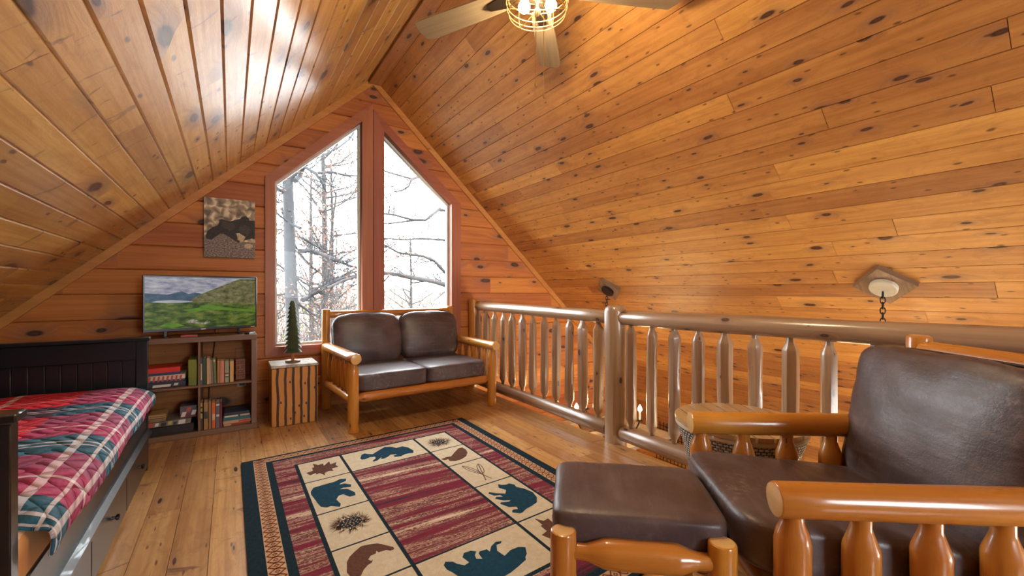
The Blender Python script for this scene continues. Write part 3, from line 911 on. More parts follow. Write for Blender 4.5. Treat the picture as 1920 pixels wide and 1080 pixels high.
pm = [diff('print_blurred_leaves', [(0, (.14, .11, .08)), (.5, (.36, .28, .20)), (1, (.80, .68, .48))], 22, (1, 1, 1), 1, .3, .4),
      diff('print_ground', [(0, (.05, .038, .04)), (.55, (.20, .15, .14)), (1, (.45, .36, .30))], 85, (1, 1.3, 1)),
      diff('print_black_fur', [(0, (.006, .005, .006)), (1, (.035, .028, .028))], 60),
      diff('print_brown_fur', [(0, (.018, .015, .014)), (1, (.075, .058, .046))], 80),
      diff('print_muzzle', [(0, (.40, .30, .18)), (1, (.62, .50, .33))], 60),
      diff('print_eye', [(0, (.002, .002, .002)), (1, (.006, .006, .006))], 5)]
pw, ph = .373, .512
cp = thing('canvas_picture', 'canvas photograph of a resting black bear cub left of the window', 'picture', (-.002, W, 1.418), 0)
MB().box(-pw / 2, pw / 2, -.032, 0, 0, ph, .003).build('canvas', plain('canvas_edge', (.28, .22, .18), .7), cp)
m = MB()
def cpoly(pts, mi, lay):
    P = [(-pw / 2 + .001 + q[0] * (pw - .002), .001 + (1 - q[1]) * (ph - .002)) for q in pts]
    m.face([(a, -.0322 - .0003 * lay, b) for a, b in P][::-1], [(a, b) for a, b in P][::-1], mi)
def ell(cx, cy, rx, ry, n=20, rot=0): return [(cx + rx * math.cos(a) * math.cos(rot) - ry * math.sin(a) * math.sin(rot), cy + rx * math.cos(a) * math.sin(rot) + ry * math.sin(a) * math.cos(rot)) for a in [2 * math.pi * i / n for i in range(n)]]
cpoly([(0, 0), (1, 0), (1, 1), (0, 1)], 0, 0)
cpoly([(0, 1), (1, 1), (1, .73), (.8, .72), (.62, .70), (.5, .63), (.36, .57), (.26, .62), (.18, .70), (0, .68)], 1, 1)
cpoly([(.03, .66), (.06, .57), (.16, .50), (.26, .46), (.29, .40), (.28, .37), (.33, .35), (.42, .37), (.50, .38), (.60, .35), (.64, .34), (.70, .32), (.74, .28), (.80, .27), (.87, .30), (.89, .34), (1, .34), (1, .66), (.86, .67), (.72, .72), (.60, .71), (.50, .66), (.38, .60), (.30, .60), (.22, .66), (.14, .71), (.05, .70)], 2, 2)
cpoly(ell(.79, .51, .12, .085), 3, 3)
cpoly(ell(.47, .46, .14, .07, rot=.2), 3, 3)
cpoly(ell(.38, .405, .06, .03), 3, 4)
cpoly([(.62, .58), (.68, .57), (.74, .60), (.81, .63), (.78, .68), (.74, .725), (.68, .73), (.64, .71), (.65, .66)], 4, 4)
cpoly(ell(.66, .715, .032, .018), 5, 5); cpoly(ell(.672, .555, .016, .011), 5, 5); cpoly(ell(.80, .585, .016, .011), 5, 5)
cpoly(ell(.87, .79, .09, .045), 4, 3); cpoly(ell(.96, .69, .06, .03, rot=.4), 4, 3)
m.build('print', pm, cp)

# ------------------------------------------------------------------ daybed, mattress, quilt
BX1, BX0, BY0, BY1 = -.435, -1.40, 1.545, 3.54
db = thing('daybed', 'black wooden daybed with drawers along the left slope', 'daybed', (-.92, 2.54, 0))
K = dict(ox=-.92, oy=2.54)
def end_panel(y0, y1):
    yo = -1 if y0 < 2 else 1
    part_box(db, 'bed_post', 'navywood', BX1 - .055, BX1, y0, y1, 0, .815, .003, **K)
    part_box(db, 'bed_post', 'navywood', BX0, BX0 + .055, y0, y1, 0, .815, .003, **K)
    part_box(db, 'end_cap_rail', 'navywood', BX0 - .012, BX1 + .012, y0 - .012, y1 + .012, .815, .838, .004, **K)
    m = MB(); yc = (y0 + y1) / 2
    m.box(BX0 + .055 + .92, BX1 - .055 + .92, y0 - 2.54, y1 - 2.54, .70, .815, .003)
    m.box(BX0 + .055 + .92, BX1 - .055 + .92, y0 - 2.54, y1 - 2.54, .10, .20, .003)
    n = 13; w = (BX1 - BX0 - .11) / n
    for k in range(n):
        x0 = BX0 + .055 + .92 + k * w
        m.box(x0 + .0004, x0 + w - .0004, yc - 2.54 - .012, yc - 2.54 + .012, .19, .71, .003)
    m.build('end_panel', 'navywood', db)
end_panel(BY0 - .045, BY0); end_panel(BY1 - .045, BY1)
part_box(db, 'side_rail', 'navywood', BX1 - .03, BX1 - .004, BY0, BY1 - .045, .262, .385, .003, **K)
m = MB(); m.prism([(BX1 - .004 + .92, .235), (BX1 + .022 + .92, .235), (BX1 + .022 + .92, .248), (BX1 + .004 + .92, .268), (BX1 - .004 + .92, .268)], lambda a, b, d: (a, d, b), BY0 - 2.54, BY1 - .045 - 2.54)
m.build('rail_moulding', 'navywood', db)
part_box(db, 'back_rail', 'navywood', BX0, BX0 + .03, BY0, BY1 - .045, .20, .80, .003, **K)
part_box(db, 'bed_base', 'navywood', BX0 + .03, BX1 - .03, BY0, BY1 - .045, .255, .285, .003, **K)
M['knobmetal'] = plain('black_knob', (.03, .028, .028), .25, .7)
nd = 3; dl = (BY1 - .045 - BY0 - .01) / nd
for k in range(nd):
    y0 = BY0 + .005 + k * dl
    dr = part_box(db, 'drawer', 'navywood', BX1 - .42, BX1 + .002, y0 + .004, y0 + dl - .004, .025, .230, .003, **K)
    m = MB(); m.lathe((BX1 + .002 + .92, y0 + dl / 2 - 2.54, .135), (BX1 + .03 + .92, y0 + dl / 2 - 2.54, .135), [(0, .008), (.4, .006), (.6, .013), (.9, .013), (1, .008)], 14)
    m.build('knob', 'knobmetal', dr)
def ticking():
    t = NT('striped_mattress_cover'); s = t.n('SeparateXYZ', {0: t.obj()})
    f = t.math('FRACT', t.math('MULTIPLY', t.math('ADD', s.outputs[0], t.math('MULTIPLY', t.noise(t.obj(), 6), .03)), 9))
    c = t.mix(t.mr(f, .45, .6), (.58, .30, .13), (.62, .45, .30)); return t.fin(Base_Color=c, Roughness=.85)


M['tick'] = ticking()
o = MB().box(BX0 + .035, BX1 - .012, BY0 + .01, BY1 - .055, .286, .50, .05, seg=4).build('mattress', 'tick', None)
tag(o, 'orange and cream striped mattress peeking out below the plaid quilt', 'mattress')


def tartan():
    t = NT('plaid_quilt')
    s = t.n('SeparateXYZ', {0: t.uv()})
    red, navy, teal, wht, pink = (.50, .012, .03), (.016, .045, .085), (.012, .12, .17), (.72, .66, .66), (.42, .06, .11)
    mag = (.44, .03, .12)
    A = [(0, (1, 1, 1)), (.36, (0, 0, 0)), (.80, (.35, .35, .35)), (.945, (0, 0, 0))]
    AW = [(0, (0, 0, 0)), (.05, (1, 1, 1)), (.068, (0, 0, 0)), (.10, (1, 1, 1)), (.112, (0, 0, 0)), (.157, (.85, .85, .85)), (.187, (0, 0, 0)), (.608, (.65, .65, .65)), (.634, (0, 0, 0)), (.93, (1, 1, 1)), (.945, (0, 0, 0))]
    B = [(0, (0, 0, 0)), (.22, (.25, .25, .25)), (.50, (1, 1, 1)), (.86, (0, 0, 0))]
    BW = [(0, (0, 0, 0)), (.10, (1, 1, 1)), (.122, (0, 0, 0)), (.645, (1, 1, 1)), (.664, (0, 0, 0)), (.70, (1, 1, 1)), (.72, (0, 0, 0))]
    fs = t.math('FRACT', s.outputs[0]); fy = t.math('FRACT', t.math('DIVIDE', t.math('SUBTRACT', s.outputs[1], 1.875), .605))
    a = t.ramp(fs, A, 'CONSTANT'); b = t.ramp(fy, B, 'CONSTANT'); aw = t.ramp(fs, AW, 'CONSTANT'); bw = t.ramp(fy, BW, 'CONSTANT')
    tw = t.math('FRACT', t.math('MULTIPLY', t.math('ADD', s.outputs[0], s.outputs[1]), 160))
    c = t.mix(b, t.mix(a, (.80, .008, .026), mag), t.mix(a, (.06, .014, .045), (.004, .105, .17)))
    c = t.mix(t.math('MULTIPLY', t.noise(t.uv((3, 60, 1)), 1.0, 3, .6, '2D'), .3), c, (.05, .02, .05))
    lw = t.math('MULTIPLY', t.math('ADD', aw, bw), t.math('ADD', .52, t.math('MULTIPLY', t.math('GREATER_THAN', tw, .5), .2)))
    c = t.mix(lw, c, (.80, .72, .74))
    # quilted ogee stitching
    sx = t.math('MULTIPLY', s.outputs[0], 2 * math.pi / .13); sy = t.math('MULTIPLY', s.outputs[1], 2 * math.pi / .15)
    w1 = t.math('SINE', t.math('ADD', sx, t.math('MULTIPLY', t.math('SINE', sy), 1.5)))
    w2 = t.math('SINE', t.math('ADD', sy, t.math('MULTIPLY', t.math('SINE', sx), 1.2)))
    h = t.math('POWER', t.math('MULTIPLY', t.math('ABSOLUTE', w1), t.math('ABSOLUTE', w2)), .4)
    h = t.math('ADD', h, t.math('MULTIPLY', t.noise(t.uv(), 14, 3, .6, '2D'), .8))
    t.bump(h, .9, .02)
    return t.fin(Base_Color=c, Roughness=.8)


M['quilt'] = tartan()
m = MB(); rows, uvs = [], []
ny, prof = 60, []
# cross-section from the front hem up over the edge and across the bed
hem = .405; xe = BX1 + .012; zt = .535
sec = [(xe + .004, hem), (xe + .012, hem + .03), (xe + .012, hem + .06), (xe + .004, zt - .055), (xe - .015, zt - .025), (xe - .05, zt - .006), (xe - .10, zt + .004)]
sec += [(xe - .10 - .08 * i, zt + .008) for i in range(1, 11)] + [(BX0 + .06, zt + .004), (BX0 + .04, zt - .03)]
for i in range(ny + 1):
    y = 1.66 + (BY1 - .05 - 1.66) * i / ny
    row, uvr, acc = [], [], 0
    for j, (x, z) in enumerate(sec):
        if j: acc += math.hypot(x - sec[j - 1][0], z - sec[j - 1][1])
        e = max(0, 1 - i / 4); e2 = max(0, 1 - (ny - i) / 3)
        dz = .010 * mnoise.noise(Vector((x * 5, y * 5, 1))) + .006 * mnoise.noise(Vector((x * 13, y * 13, 4)))
        q = min(1, j / 5)
        hemw = (1 - q) * .016 * math.sin(y * 9 + 1.3 * math.sin(y * 4))
        zz_ = z + dz - .035 * e * e * (j > 3) - .02 * e2 * (j > 3)
        row.append((x + hemw * .6 + (1 - q) * dz, y - .03 * e * (1 - q) + .03 * (1 - q) * (e > 0) * mnoise.noise(Vector((j, 0, 3))), zz_ + hemw * .5))
        uvr.append((acc, y))
    rows.append(row); uvs.append(uvr)
m.grid(rows, uvs)
qo = m.build('plaid_quilt', 'quilt', None, 80)
tag(qo, 'red and teal plaid quilt spread over the daybed mattress', 'quilt')
sm = qo.modifiers.new('thick', 'SOLIDIFY'); sm.thickness = .014; sm.offset = -1
ss = qo.modifiers.new('smooth', 'SUBSURF'); ss.levels = 1; ss.render_levels = 2

# ------------------------------------------------------------------ rug
def yarn(name, stops, vec, scale, detail=4, dist=0.0):
    t = NT(name); n_ = t.noise(t.uv(vec), scale, detail, .7, '2D', dist)
    c = t.ramp(t.mr(n_, .25, .75, smooth=False), stops)
    k = t.noise(t.uv(), 420, 2, .6, '2D'); c = t.mix(t.mr(k, .2, .8, 0, .35), c, (.02, .015, .015))
    t.bump(k, .6, .004); return t.fin(Base_Color=c, Roughness=1.0, Specular_IOR_Level=.1)


def stripes_mat():
    t = NT('rug_red_stripes')
    u = t.noise(t.uv((.7, 13, 1)), 1.0, 4, .65, '2D')
    k = t.noise(t.uv((60, 260, 1)), 1.0, 2, .6, '2D')
    f = t.math('ADD', u, t.math('MULTIPLY', t.math('SUBTRACT', k, .5), .22))
    c = t.ramp(t.mr(f, .27, .73, smooth=False), [(0, (.02, .035, .045)), (.14, (.06, .03, .035)), (.22, (.17, .016, .04)), (.34, (.22, .022, .055)), (.42, (.10, .035, .035)), (.49, (.24, .075, .08)), (.56, (.16, .035, .045)), (.62, (.58, .42, .31)), (.68, (.19, .035, .05)), (.79, (.08, .04, .04)), (.86, (.50, .34, .25)), (1, (.66, .52, .40))])
    t.bump(k, .6, .004); return t.fin(Base_Color=c, Roughness=1.0, Specular_IOR_Level=.1)


rm = [yarn('rug_navy', [(0, (.006, .018, .030)), (1, (.015, .04, .06))], (1, 1, 1), 60),
      yarn('rug_tan', [(0, (.60, .38, .22)), (1, (.78, .54, .35))], (1, 1, 1), 40),
      stripes_mat(),
      yarn('rug_cream', [(0, (.66, .56, .39)), (1, (.82, .73, .55))], (1, 1, 1), 30),
      yarn('rug_bear_teal', [(0, (.006, .045, .085)), (1, (.014, .075, .13))], (1, 1, 1), 50),
      yarn('rug_brown', [(0, (.10, .045, .03)), (1, (.18, .085, .06))], (1, 1, 1), 90),
      yarn('rug_rust_line', [(0, (.22, .045, .02)), (1, (.30, .07, .035))], (1, 1, 1), 50)]
RU0, RY0, SHR = .058, 3.36, .06
rg = MB()
RT = .011
def rp_(u, w): return (RU0 + u, RY0 + SHR * u - w)
def rpoly(pts, mi, lay, shear=True):
    P = [rp_(u, w) for u, w in pts]
    area = sum(P[i][0] * P[(i + 1) % len(P)][1] - P[(i + 1) % len(P)][0] * P[i][1] for i in range(len(P)))
    if area < 0: P = P[::-1]
    rg.face([(x, y, RT + .0004 * lay) for x, y in P], [(x, y) for x, y in P], mi)
def rrect(u0, u1, w0, w1, mi, lay): rpoly([(u0, w0), (u1, w0), (u1, w1), (u0, w1)], mi, lay)
w0, w1 = .075, 2.31
UW = 1.645
P = [rp_(0, w0), rp_(UW, w0), rp_(UW, w1), rp_(0, w1)]
rg.prism(P[::-1], lambda a, b, d: (a, b, d), 0.0005, RT, 0)
rrect(.065, UW - .06, w0 + .024, w1 - .024, 1, 1)
rrect(.133, UW - .128, w0 + .09, w1 - .09, 0, 2)
rrect(.170, UW - .165, w0 + .122, w1 - .122, 2, 3)
rrect(.283, 1.366, .322, 2.063, 0, 4)
C0, C1, C2, C3, C4, C5 = .302, .555, .572, 1.083, 1.10, 1.350
gl_ = .0055
def cell(u0, u1, a, b): rrect(u0, u1, a + gl_, b - gl_, 3, 5)
T0, T1, B0_, B1_ = .335, .655, 1.722, 2.05
for a, b in ((T0, T1), (T1, 1.075), (1.075, 1.43), (1.43, 1.722), (1.722, 2.05)): cell(C0, C1, a, b)
cell(C2, C3, T0, T1); cell(C2, C3, B0_, B1_)
rrect(C2, C3, T1 + gl_, B0_ - gl_, 2, 5)
for a, b in ((T0, T1), (T1, .945), (.945, 1.292), (1.292, 1.725), (1.725, 2.05)): cell(C4, C5, a, b)
S = dict(
bear_top=[(0.663,0.433),(0.687,0.373),(0.711,0.358),(0.729,0.385),(0.754,0.402),(0.807,0.357),(0.861,0.316),(0.898,0.333),(0.926,0.379),(0.972,0.372),(0.999,0.417),(1.01,0.491),(0.994,0.535),(0.966,0.526),(0.94,0.525),(0.902,0.546),(0.864,0.536),(0.862,0.511),(0.893,0.494),(0.851,0.482),(0.823,0.509),(0.793,0.525),(0.776,0.517),(0.789,0.487),(0.747,0.533),(0.722,0.536),(0.722,0.517),(0.749,0.49),(0.754,0.457),(0.722,0.448),(0.688,0.465),(0.666,0.459)],
bear_left=[(0.313,0.771),(0.335,0.722),(0.375,0.716),(0.416,0.71),(0.448,0.708),(0.485,0.686),(0.516,0.702),(0.507,0.735),(0.477,0.746),(0.466,0.761),(0.494,0.762),(0.523,0.798),(0.514,0.83),(0.475,0.815),(0.457,0.824),(0.493,0.844),(0.518,0.907),(0.513,0.944),(0.482,0.947),(0.458,0.897),(0.434,0.901),(0.415,0.938),(0.425,1.001),(0.415,1.031),(0.378,0.997),(0.356,1.001),(0.332,0.976),(0.325,0.934),(0.318,0.864),(0.311,0.81)],
bear_right=[(1.231,1.259),(1.244,1.279),(1.267,1.29),(1.29,1.287),(1.307,1.316),(1.3,1.348),(1.325,1.386),(1.341,1.449),(1.325,1.509),(1.291,1.554),(1.244,1.569),(1.204,1.578),(1.168,1.597),(1.152,1.595),(1.126,1.566),(1.143,1.546),(1.17,1.555),(1.176,1.532),(1.142,1.514),(1.121,1.46),(1.133,1.449),(1.173,1.466),(1.188,1.458),(1.153,1.44),(1.127,1.398),(1.145,1.385),(1.175,1.404),(1.172,1.379),(1.141,1.368),(1.127,1.328),(1.139,1.316),(1.169,1.352),(1.205,1.38),(1.231,1.346),(1.211,1.3)],
bear_bottom=[(0.666,1.76),(0.681,1.741),(0.707,1.758),(0.716,1.781),(0.737,1.806),(0.761,1.799),(0.753,1.754),(0.772,1.731),(0.803,1.733),(0.821,1.751),(0.804,1.77),(0.797,1.795),(0.818,1.809),(0.822,1.77),(0.832,1.758),(0.866,1.762),(0.869,1.783),(0.893,1.754),(0.926,1.737),(0.951,1.747),(0.94,1.759),(0.918,1.758),(0.898,1.796),(0.906,1.843),(0.949,1.823),(0.987,1.823),(1.014,1.841),(0.993,1.882),(0.973,1.899),(0.967,1.913),(0.913,1.933),(0.868,1.947),(0.83,1.952),(0.759,1.926),(0.691,1.871),(0.677,1.82),(0.665,1.791)])
for k in S: rpoly([(u, v + SHR * u) for u, v in S[k]], 4, 6)
fish = [[(0.327,1.589),(0.341,1.523),(0.36,1.489),(0.387,1.464),(0.418,1.441),(0.442,1.444),(0.46,1.449),(0.483,1.458),(0.498,1.474),(0.517,1.5),(0.535,1.524),(0.533,1.542),(0.516,1.543),(0.502,1.528),(0.483,1.527),(0.47,1.526),(0.465,1.51),(0.457,1.529),(0.435,1.532),(0.42,1.552),(0.428,1.568),(0.436,1.562),(0.428,1.58),(0.407,1.589),(0.388,1.608),(0.369,1.638),(0.336,1.637)],
        [(1.106,0.741),(1.155,0.728),(1.185,0.733),(1.24,0.675),(1.293,0.627),(1.321,0.629),(1.323,0.681),(1.307,0.735),(1.269,0.788),(1.221,0.816),(1.174,0.823),(1.142,0.802),(1.147,0.768),(1.12,0.77)],
        [(0.329,0.486),(0.368,0.473),(0.371,0.423),(0.384,0.419),(0.386,0.351),(0.41,0.395),(0.442,0.388),(0.439,0.428),(0.481,0.371),(0.479,0.427),(0.518,0.411),(0.505,0.458),(0.516,0.492),(0.474,0.504),(0.475,0.544),(0.452,0.529),(0.423,0.548),(0.421,0.584),(0.397,0.531),(0.378,0.543),(0.378,0.518),(0.346,0.535)]]
for P in fish: rpoly([(u, v + SHR * u) for u, v in P], 5, 6)
leaf = [(u + .80, v + 1.37) for u, v in fish[2]]
rpoly([(u, v + SHR * (u - .8)) for u, v in leaf], 5, 6)
for (cu, cw) in ((.426, 1.24), (1.225, .508)):
    for k in range(150):
        a = RND.random() * 2 * math.pi; l0, l1 = RND.uniform(.03, .07), RND.uniform(.07, .115); wd = .0022; b = a + RND.uniform(-.5, .5)
        p, q = (cu + l0 * math.cos(a), cw + l0 * math.sin(a)), (cu + l1 * math.cos(b), cw + l1 * math.sin(b))
        nx, ny_ = -(q[1] - p[1]), q[0] - p[0]; ln = math.hypot(nx, ny_) + 1e-6; nx *= wd / ln; ny_ *= wd / ln
        rpoly([(p[0] - nx, p[1] - ny_), (q[0], q[1]), (p[0] + nx, p[1] + ny_)], 5, 6)
    rpoly([(cu + .052 * math.cos(a), cw + .046 * math.sin(a)) for a in [2 * math.pi * i / 20 for i in range(20)]], 0, 7)
    for k in range(24):
        a = k * 2.4; r_ = .046 * math.sqrt(k / 24)
        u, v = cu + r_ * math.cos(a), cw + r_ * .88 * math.sin(a)
        rpoly([(u - .005, v), (u, v - .004), (u + .005, v), (u, v + .004)], 1, 8)
def rline(p, q, wd, mi, lay):
    nx, ny_ = -(q[1] - p[1]), q[0] - p[0]; ln = math.hypot(nx, ny_); nx *= wd / ln / 2; ny_ *= wd / ln / 2
    rpoly([(p[0] - nx, p[1] - ny_), (q[0] - nx, q[1] - ny_), (q[0] + nx, q[1] + ny_), (p[0] + nx, p[1] + ny_)], mi, lay)
for (p, q) in (((1.24, 1.25), (1.175, .985)), ((1.198, 1.25), (1.275, 1.02))):
    rline(p, q, .006, 5, 6)
    d = ((q[0] - p[0]), (q[1] - p[1])); ln = math.hypot(*d); d = (d[0] / ln, d[1] / ln); n_ = (-d[1], d[0])
    pr = None
    for i in range(21):
        a = 2 * math.pi * i / 20; f_ = .68 + .30 * math.cos(a)
        c = (p[0] + d[0] * ln * f_ + n_[0] * .018 * math.sin(a), p[1] + d[1] * ln * f_ + n_[1] * .018 * math.sin(a))
        if pr: rline(pr, c, .005, 5, 6)
        pr = c
# diamond border
def diamonds(fixed, a0, a1, along_w, wid):
    n = int((a1 - a0) / .043); st = (a1 - a0) / n
    for i in range(n):
        c = a0 + (i + .5) * st
        for s1, s2 in ((-1, -1), (1, -1), (1, 1), (-1, 1)):
            pa = (fixed + s1 * wid, c) if (s1 * s2 > 0) else (fixed, c)
        A, B, C_, D = (fixed - wid, c), (fixed, c - st * .62), (fixed + wid, c), (fixed, c + st * .62)
        q = [A, B, C_, D]
        if not along_w: q = [(y, x) for x, y in q]
        for k in range(4): rline(q[k], q[(k + 1) % 4], .006, 6, 3)
        z = [(fixed - wid * .3, c), (fixed, c - st * .2), (fixed + wid * .3, c), (fixed, c + st * .2)]
        if not along_w: z = [(y, x) for x, y in z]
        for k in range(4): rline(z[k], z[(k + 1) % 4], .004, 6, 3)
diamonds(.099, w0 + .03, w1 - .03, True, .030)
diamonds(UW - .094, w0 + .03, w1 - .03, True, .030)
diamonds(w0 + .057, .07, UW - .07, False, .028)
diamonds(w1 - .057, .07, UW - .07, False, .028)
ro = rg.build('area_rug', rm, None)
tag(ro, 'lodge rug with bears, pinecones and red stripes on the floor', 'rug')

# ------------------------------------------------------------------ wicker drum table by the railing
def wicker():
    t = NT('grey_wicker')
    s = t.n('SeparateXYZ', {0: t.uv()})
    row = t.math('MULTIPLY', s.outputs[0], 74); colu = t.math('MULTIPLY', s.outputs[1], 44)
    ph = t.math('MULTIPLY', t.math('MODULO', t.math('FLOOR', row), 2), .5)
    fx = t.math('FRACT', t.math('ADD', colu, ph)); fy = t.math('FRACT', row)
    a = t.math('MULTIPLY', t.math('SINE', t.math('MULTIPLY', fx, math.pi)), t.math('SINE', t.math('MULTIPLY', fy, math.pi)))
    nz = t.noise(t.uv(), 40, 3, .6, '2D')
    c = t.mix(t.mr(nz, .3, .7), (.44, .42, .39), (.70, .67, .62)); c = t.mix(t.mr(a, .35, .12), c, (.025, .022, .02))
    t.bump(a, 1.0, .012); return t.fin(Base_Color=c, Roughness=.55)


M['wicker'] = wicker()
bx, by = cf(1.097, 2.065)
wt = thing('wicker_drum_table', 'grey wicker drum table with slatted wooden top behind the armchair', 'side table', (bx, by, 0))
mb = MB(); mb.lathe((0, 0, 0), (0, 0, .478), [(0, .235), (.03, .238), (.2, .222), (.4, .215), (.6, .228), (.8, .252), (.93, .274), (1, .28)], 48, 0); mb.build('wicker_body', 'wicker', wt)
mb = MB(); mb.lathe((0, 0, .468), (0, 0, .492), [(0, .278), (.3, .286), (.8, .286), (1, .28)], 48, 0); mb.build('rim', plain('pale_rope_rim', (.55, .47, .36), .6), wt)
mb = MB(); R_ = .288; nS = 8; ws = 2 * R_ / nS
ca, sa = math.cos(math.pi / 2 - TH), math.sin(math.pi / 2 - TH)
for k in range(nS):
    a, b = -R_ + k * ws + .005, -R_ + (k + 1) * ws - .005
    poly = []
    xs = [a + (b - a) * i / 6 for i in range(7)]
    up = [(x, math.sqrt(max(R_ * R_ - x * x, 1e-5))) for x in xs]
    poly = [(x, -y) for x, y in up] + up[::-1]
    mb.prism(poly, lambda p, q, d: (q * ca + p * sa, q * sa - p * ca, d), .492, .512, uvrot=True)
mb.build('slatted_top', pine('basket_top', (.50, .33, .17), (.36, .22, .10), thr=.9), wt)

# ------------------------------------------------------------------ ceiling fan
FX, FY = 1.235, 1.65
fan = thing('ceiling_fan', 'five-blade ceiling fan with caged bulbs hanging from the ridge', 'ceiling fan', (FX, FY, RZ - .075))
fz = lambda z: z - (RZ - .075)
MB().lathe((0, 0, fz(3.265)), (0, 0, fz(3.19)), [(0, .07), (.5, .068), (1, .03)], 24).build('canopy', 'bronze', fan)
MB().lathe((0, 0, fz(3.2)), (0, 0, fz(2.78)), [(0, .013), (1, .013)], 12).build('downrod', 'bronze', fan)
MB().lathe((0, 0, fz(2.80)), (0, 0, fz(2.585)), [(0, .03), (.1, .06), (.2, .115), (.7, .125), (.85, .11), (1, .075)], 32).build('motor_housing', 'bronze', fan)
ZB = 2.585
for k in range(5):
    a = math.radians(8 + 72 * k) - TH
    R3 = Matrix.Rotation(a, 4, 'Z') @ Matrix.Translation((0, 0, fz(ZB))) @ Matrix.Rotation(math.radians(11), 4, 'X')
    m = MB(); bm = bmesh.new()
    out = [(.19, -.052), (.30, -.06), (.55, -.068), (.68, -.07), (.715, -.055), (.722, 0), (.705, .066), (.55, .066), (.30, .06), (.19, .052)]
    m.prism(out, lambda p, q, d: R3 @ Vector((p, q, d)), -.006, .006, tint=.5)
    bl = m.build('blade', 'fanwood', fan)
    m = MB(); m.prism([(.08, -.02), (.18, -.035), (.27, -.02), (.285, 0), (.27, .02), (.18, .035), (.08, .02)], lambda p, q, d: R3 @ Vector((p, q, d)), -.014, -.006)
    m.build('blade_iron', 'bronze', bl)
MB().lathe((0, 0, fz(2.60)), (0, 0, fz(2.555)), [(0, .10), (.4, .10), (.6, .05), (1, .04)], 24).build('light_fitter', 'bronze', fan)
m = MB()
circ = lambda r, z: [(r * math.cos(2 * math.pi * i / 40), r * math.sin(2 * math.pi * i / 40), fz(z)) for i in range(40)]
for r, z in ((.148, 2.61), (.15, 2.56), (.15, 2.52), (.146, 2.49), (.138, 2.465)): m.tube(circ(r, z), .0026, 6, closed=True)
for k in range(5):
    a = 2 * math.pi * k / 5 + .35
    m.tube([(r * math.cos(a), r * math.sin(a), fz(z)) for r, z in ((.10, 2.62), (.148, 2.61), (.15, 2.56), (.15, 2.52), (.146, 2.49), (.136, 2.463), (.06, 2.472), (.012, 2.479))], .0026, 6)
m.lathe((0, 0, fz(2.56)), (0, 0, fz(2.452)), [(0, .006), (.6, .006), (.75, .016), (.9, .014), (1, .004)], 14)
m.build('light_cage', 'brass', fan)
def glow(name, col, s):
    t = NT(name); return t.fin(Base_Color=(1, .9, .7), Emission_Color=col, Emission_Strength=s, Roughness=.3)


M['bulb'] = glow('lit_fan_bulb', (1, .80, .48), 55)
M['candle'] = glow('lit_candle_bulb', (1, .78, .42), 70)
for k in range(3):
    a = 2 * math.pi * k / 3 - .15
    x, y = .072 * math.cos(a), .072 * math.sin(a)
    MB().lathe((x * .6, y * .6, fz(2.60)), (x, y, fz(2.565)), [(0, .014), (1, .016)], 12).build('socket', 'bronze', fan)
    MB().lathe((x, y, fz(2.57)), (x * 1.08, y * 1.08, fz(2.495)), [(0, .014), (.25, .02), (.55, .03), (.8, .026), (.95, .012), (1, .002)], 18).build('bulb', 'bulb', fan)
for l_, s_ in ((-.012, 2.06), (.024, 2.01)):
    x, y = cf(l_, -.10)
    m = MB(); m.tube([(x, y, fz(2.42)), (x, y, fz(s_ + .02))], .0018, 6); m.lathe((x, y, fz(s_ + .03)), (x, y, fz(s_)), [(0, .003), (.4, .007), (.8, .007), (1, .002)], 10)
    m.build('pull_chain', 'brass', fan)
fl = lamp('fan_bulb_light', 'POINT', (FX, FY, 2.50), 66, (1, .80, .50), radius=.06)
fl.parent = fan; fl.location = (0, 0, fz(2.50))

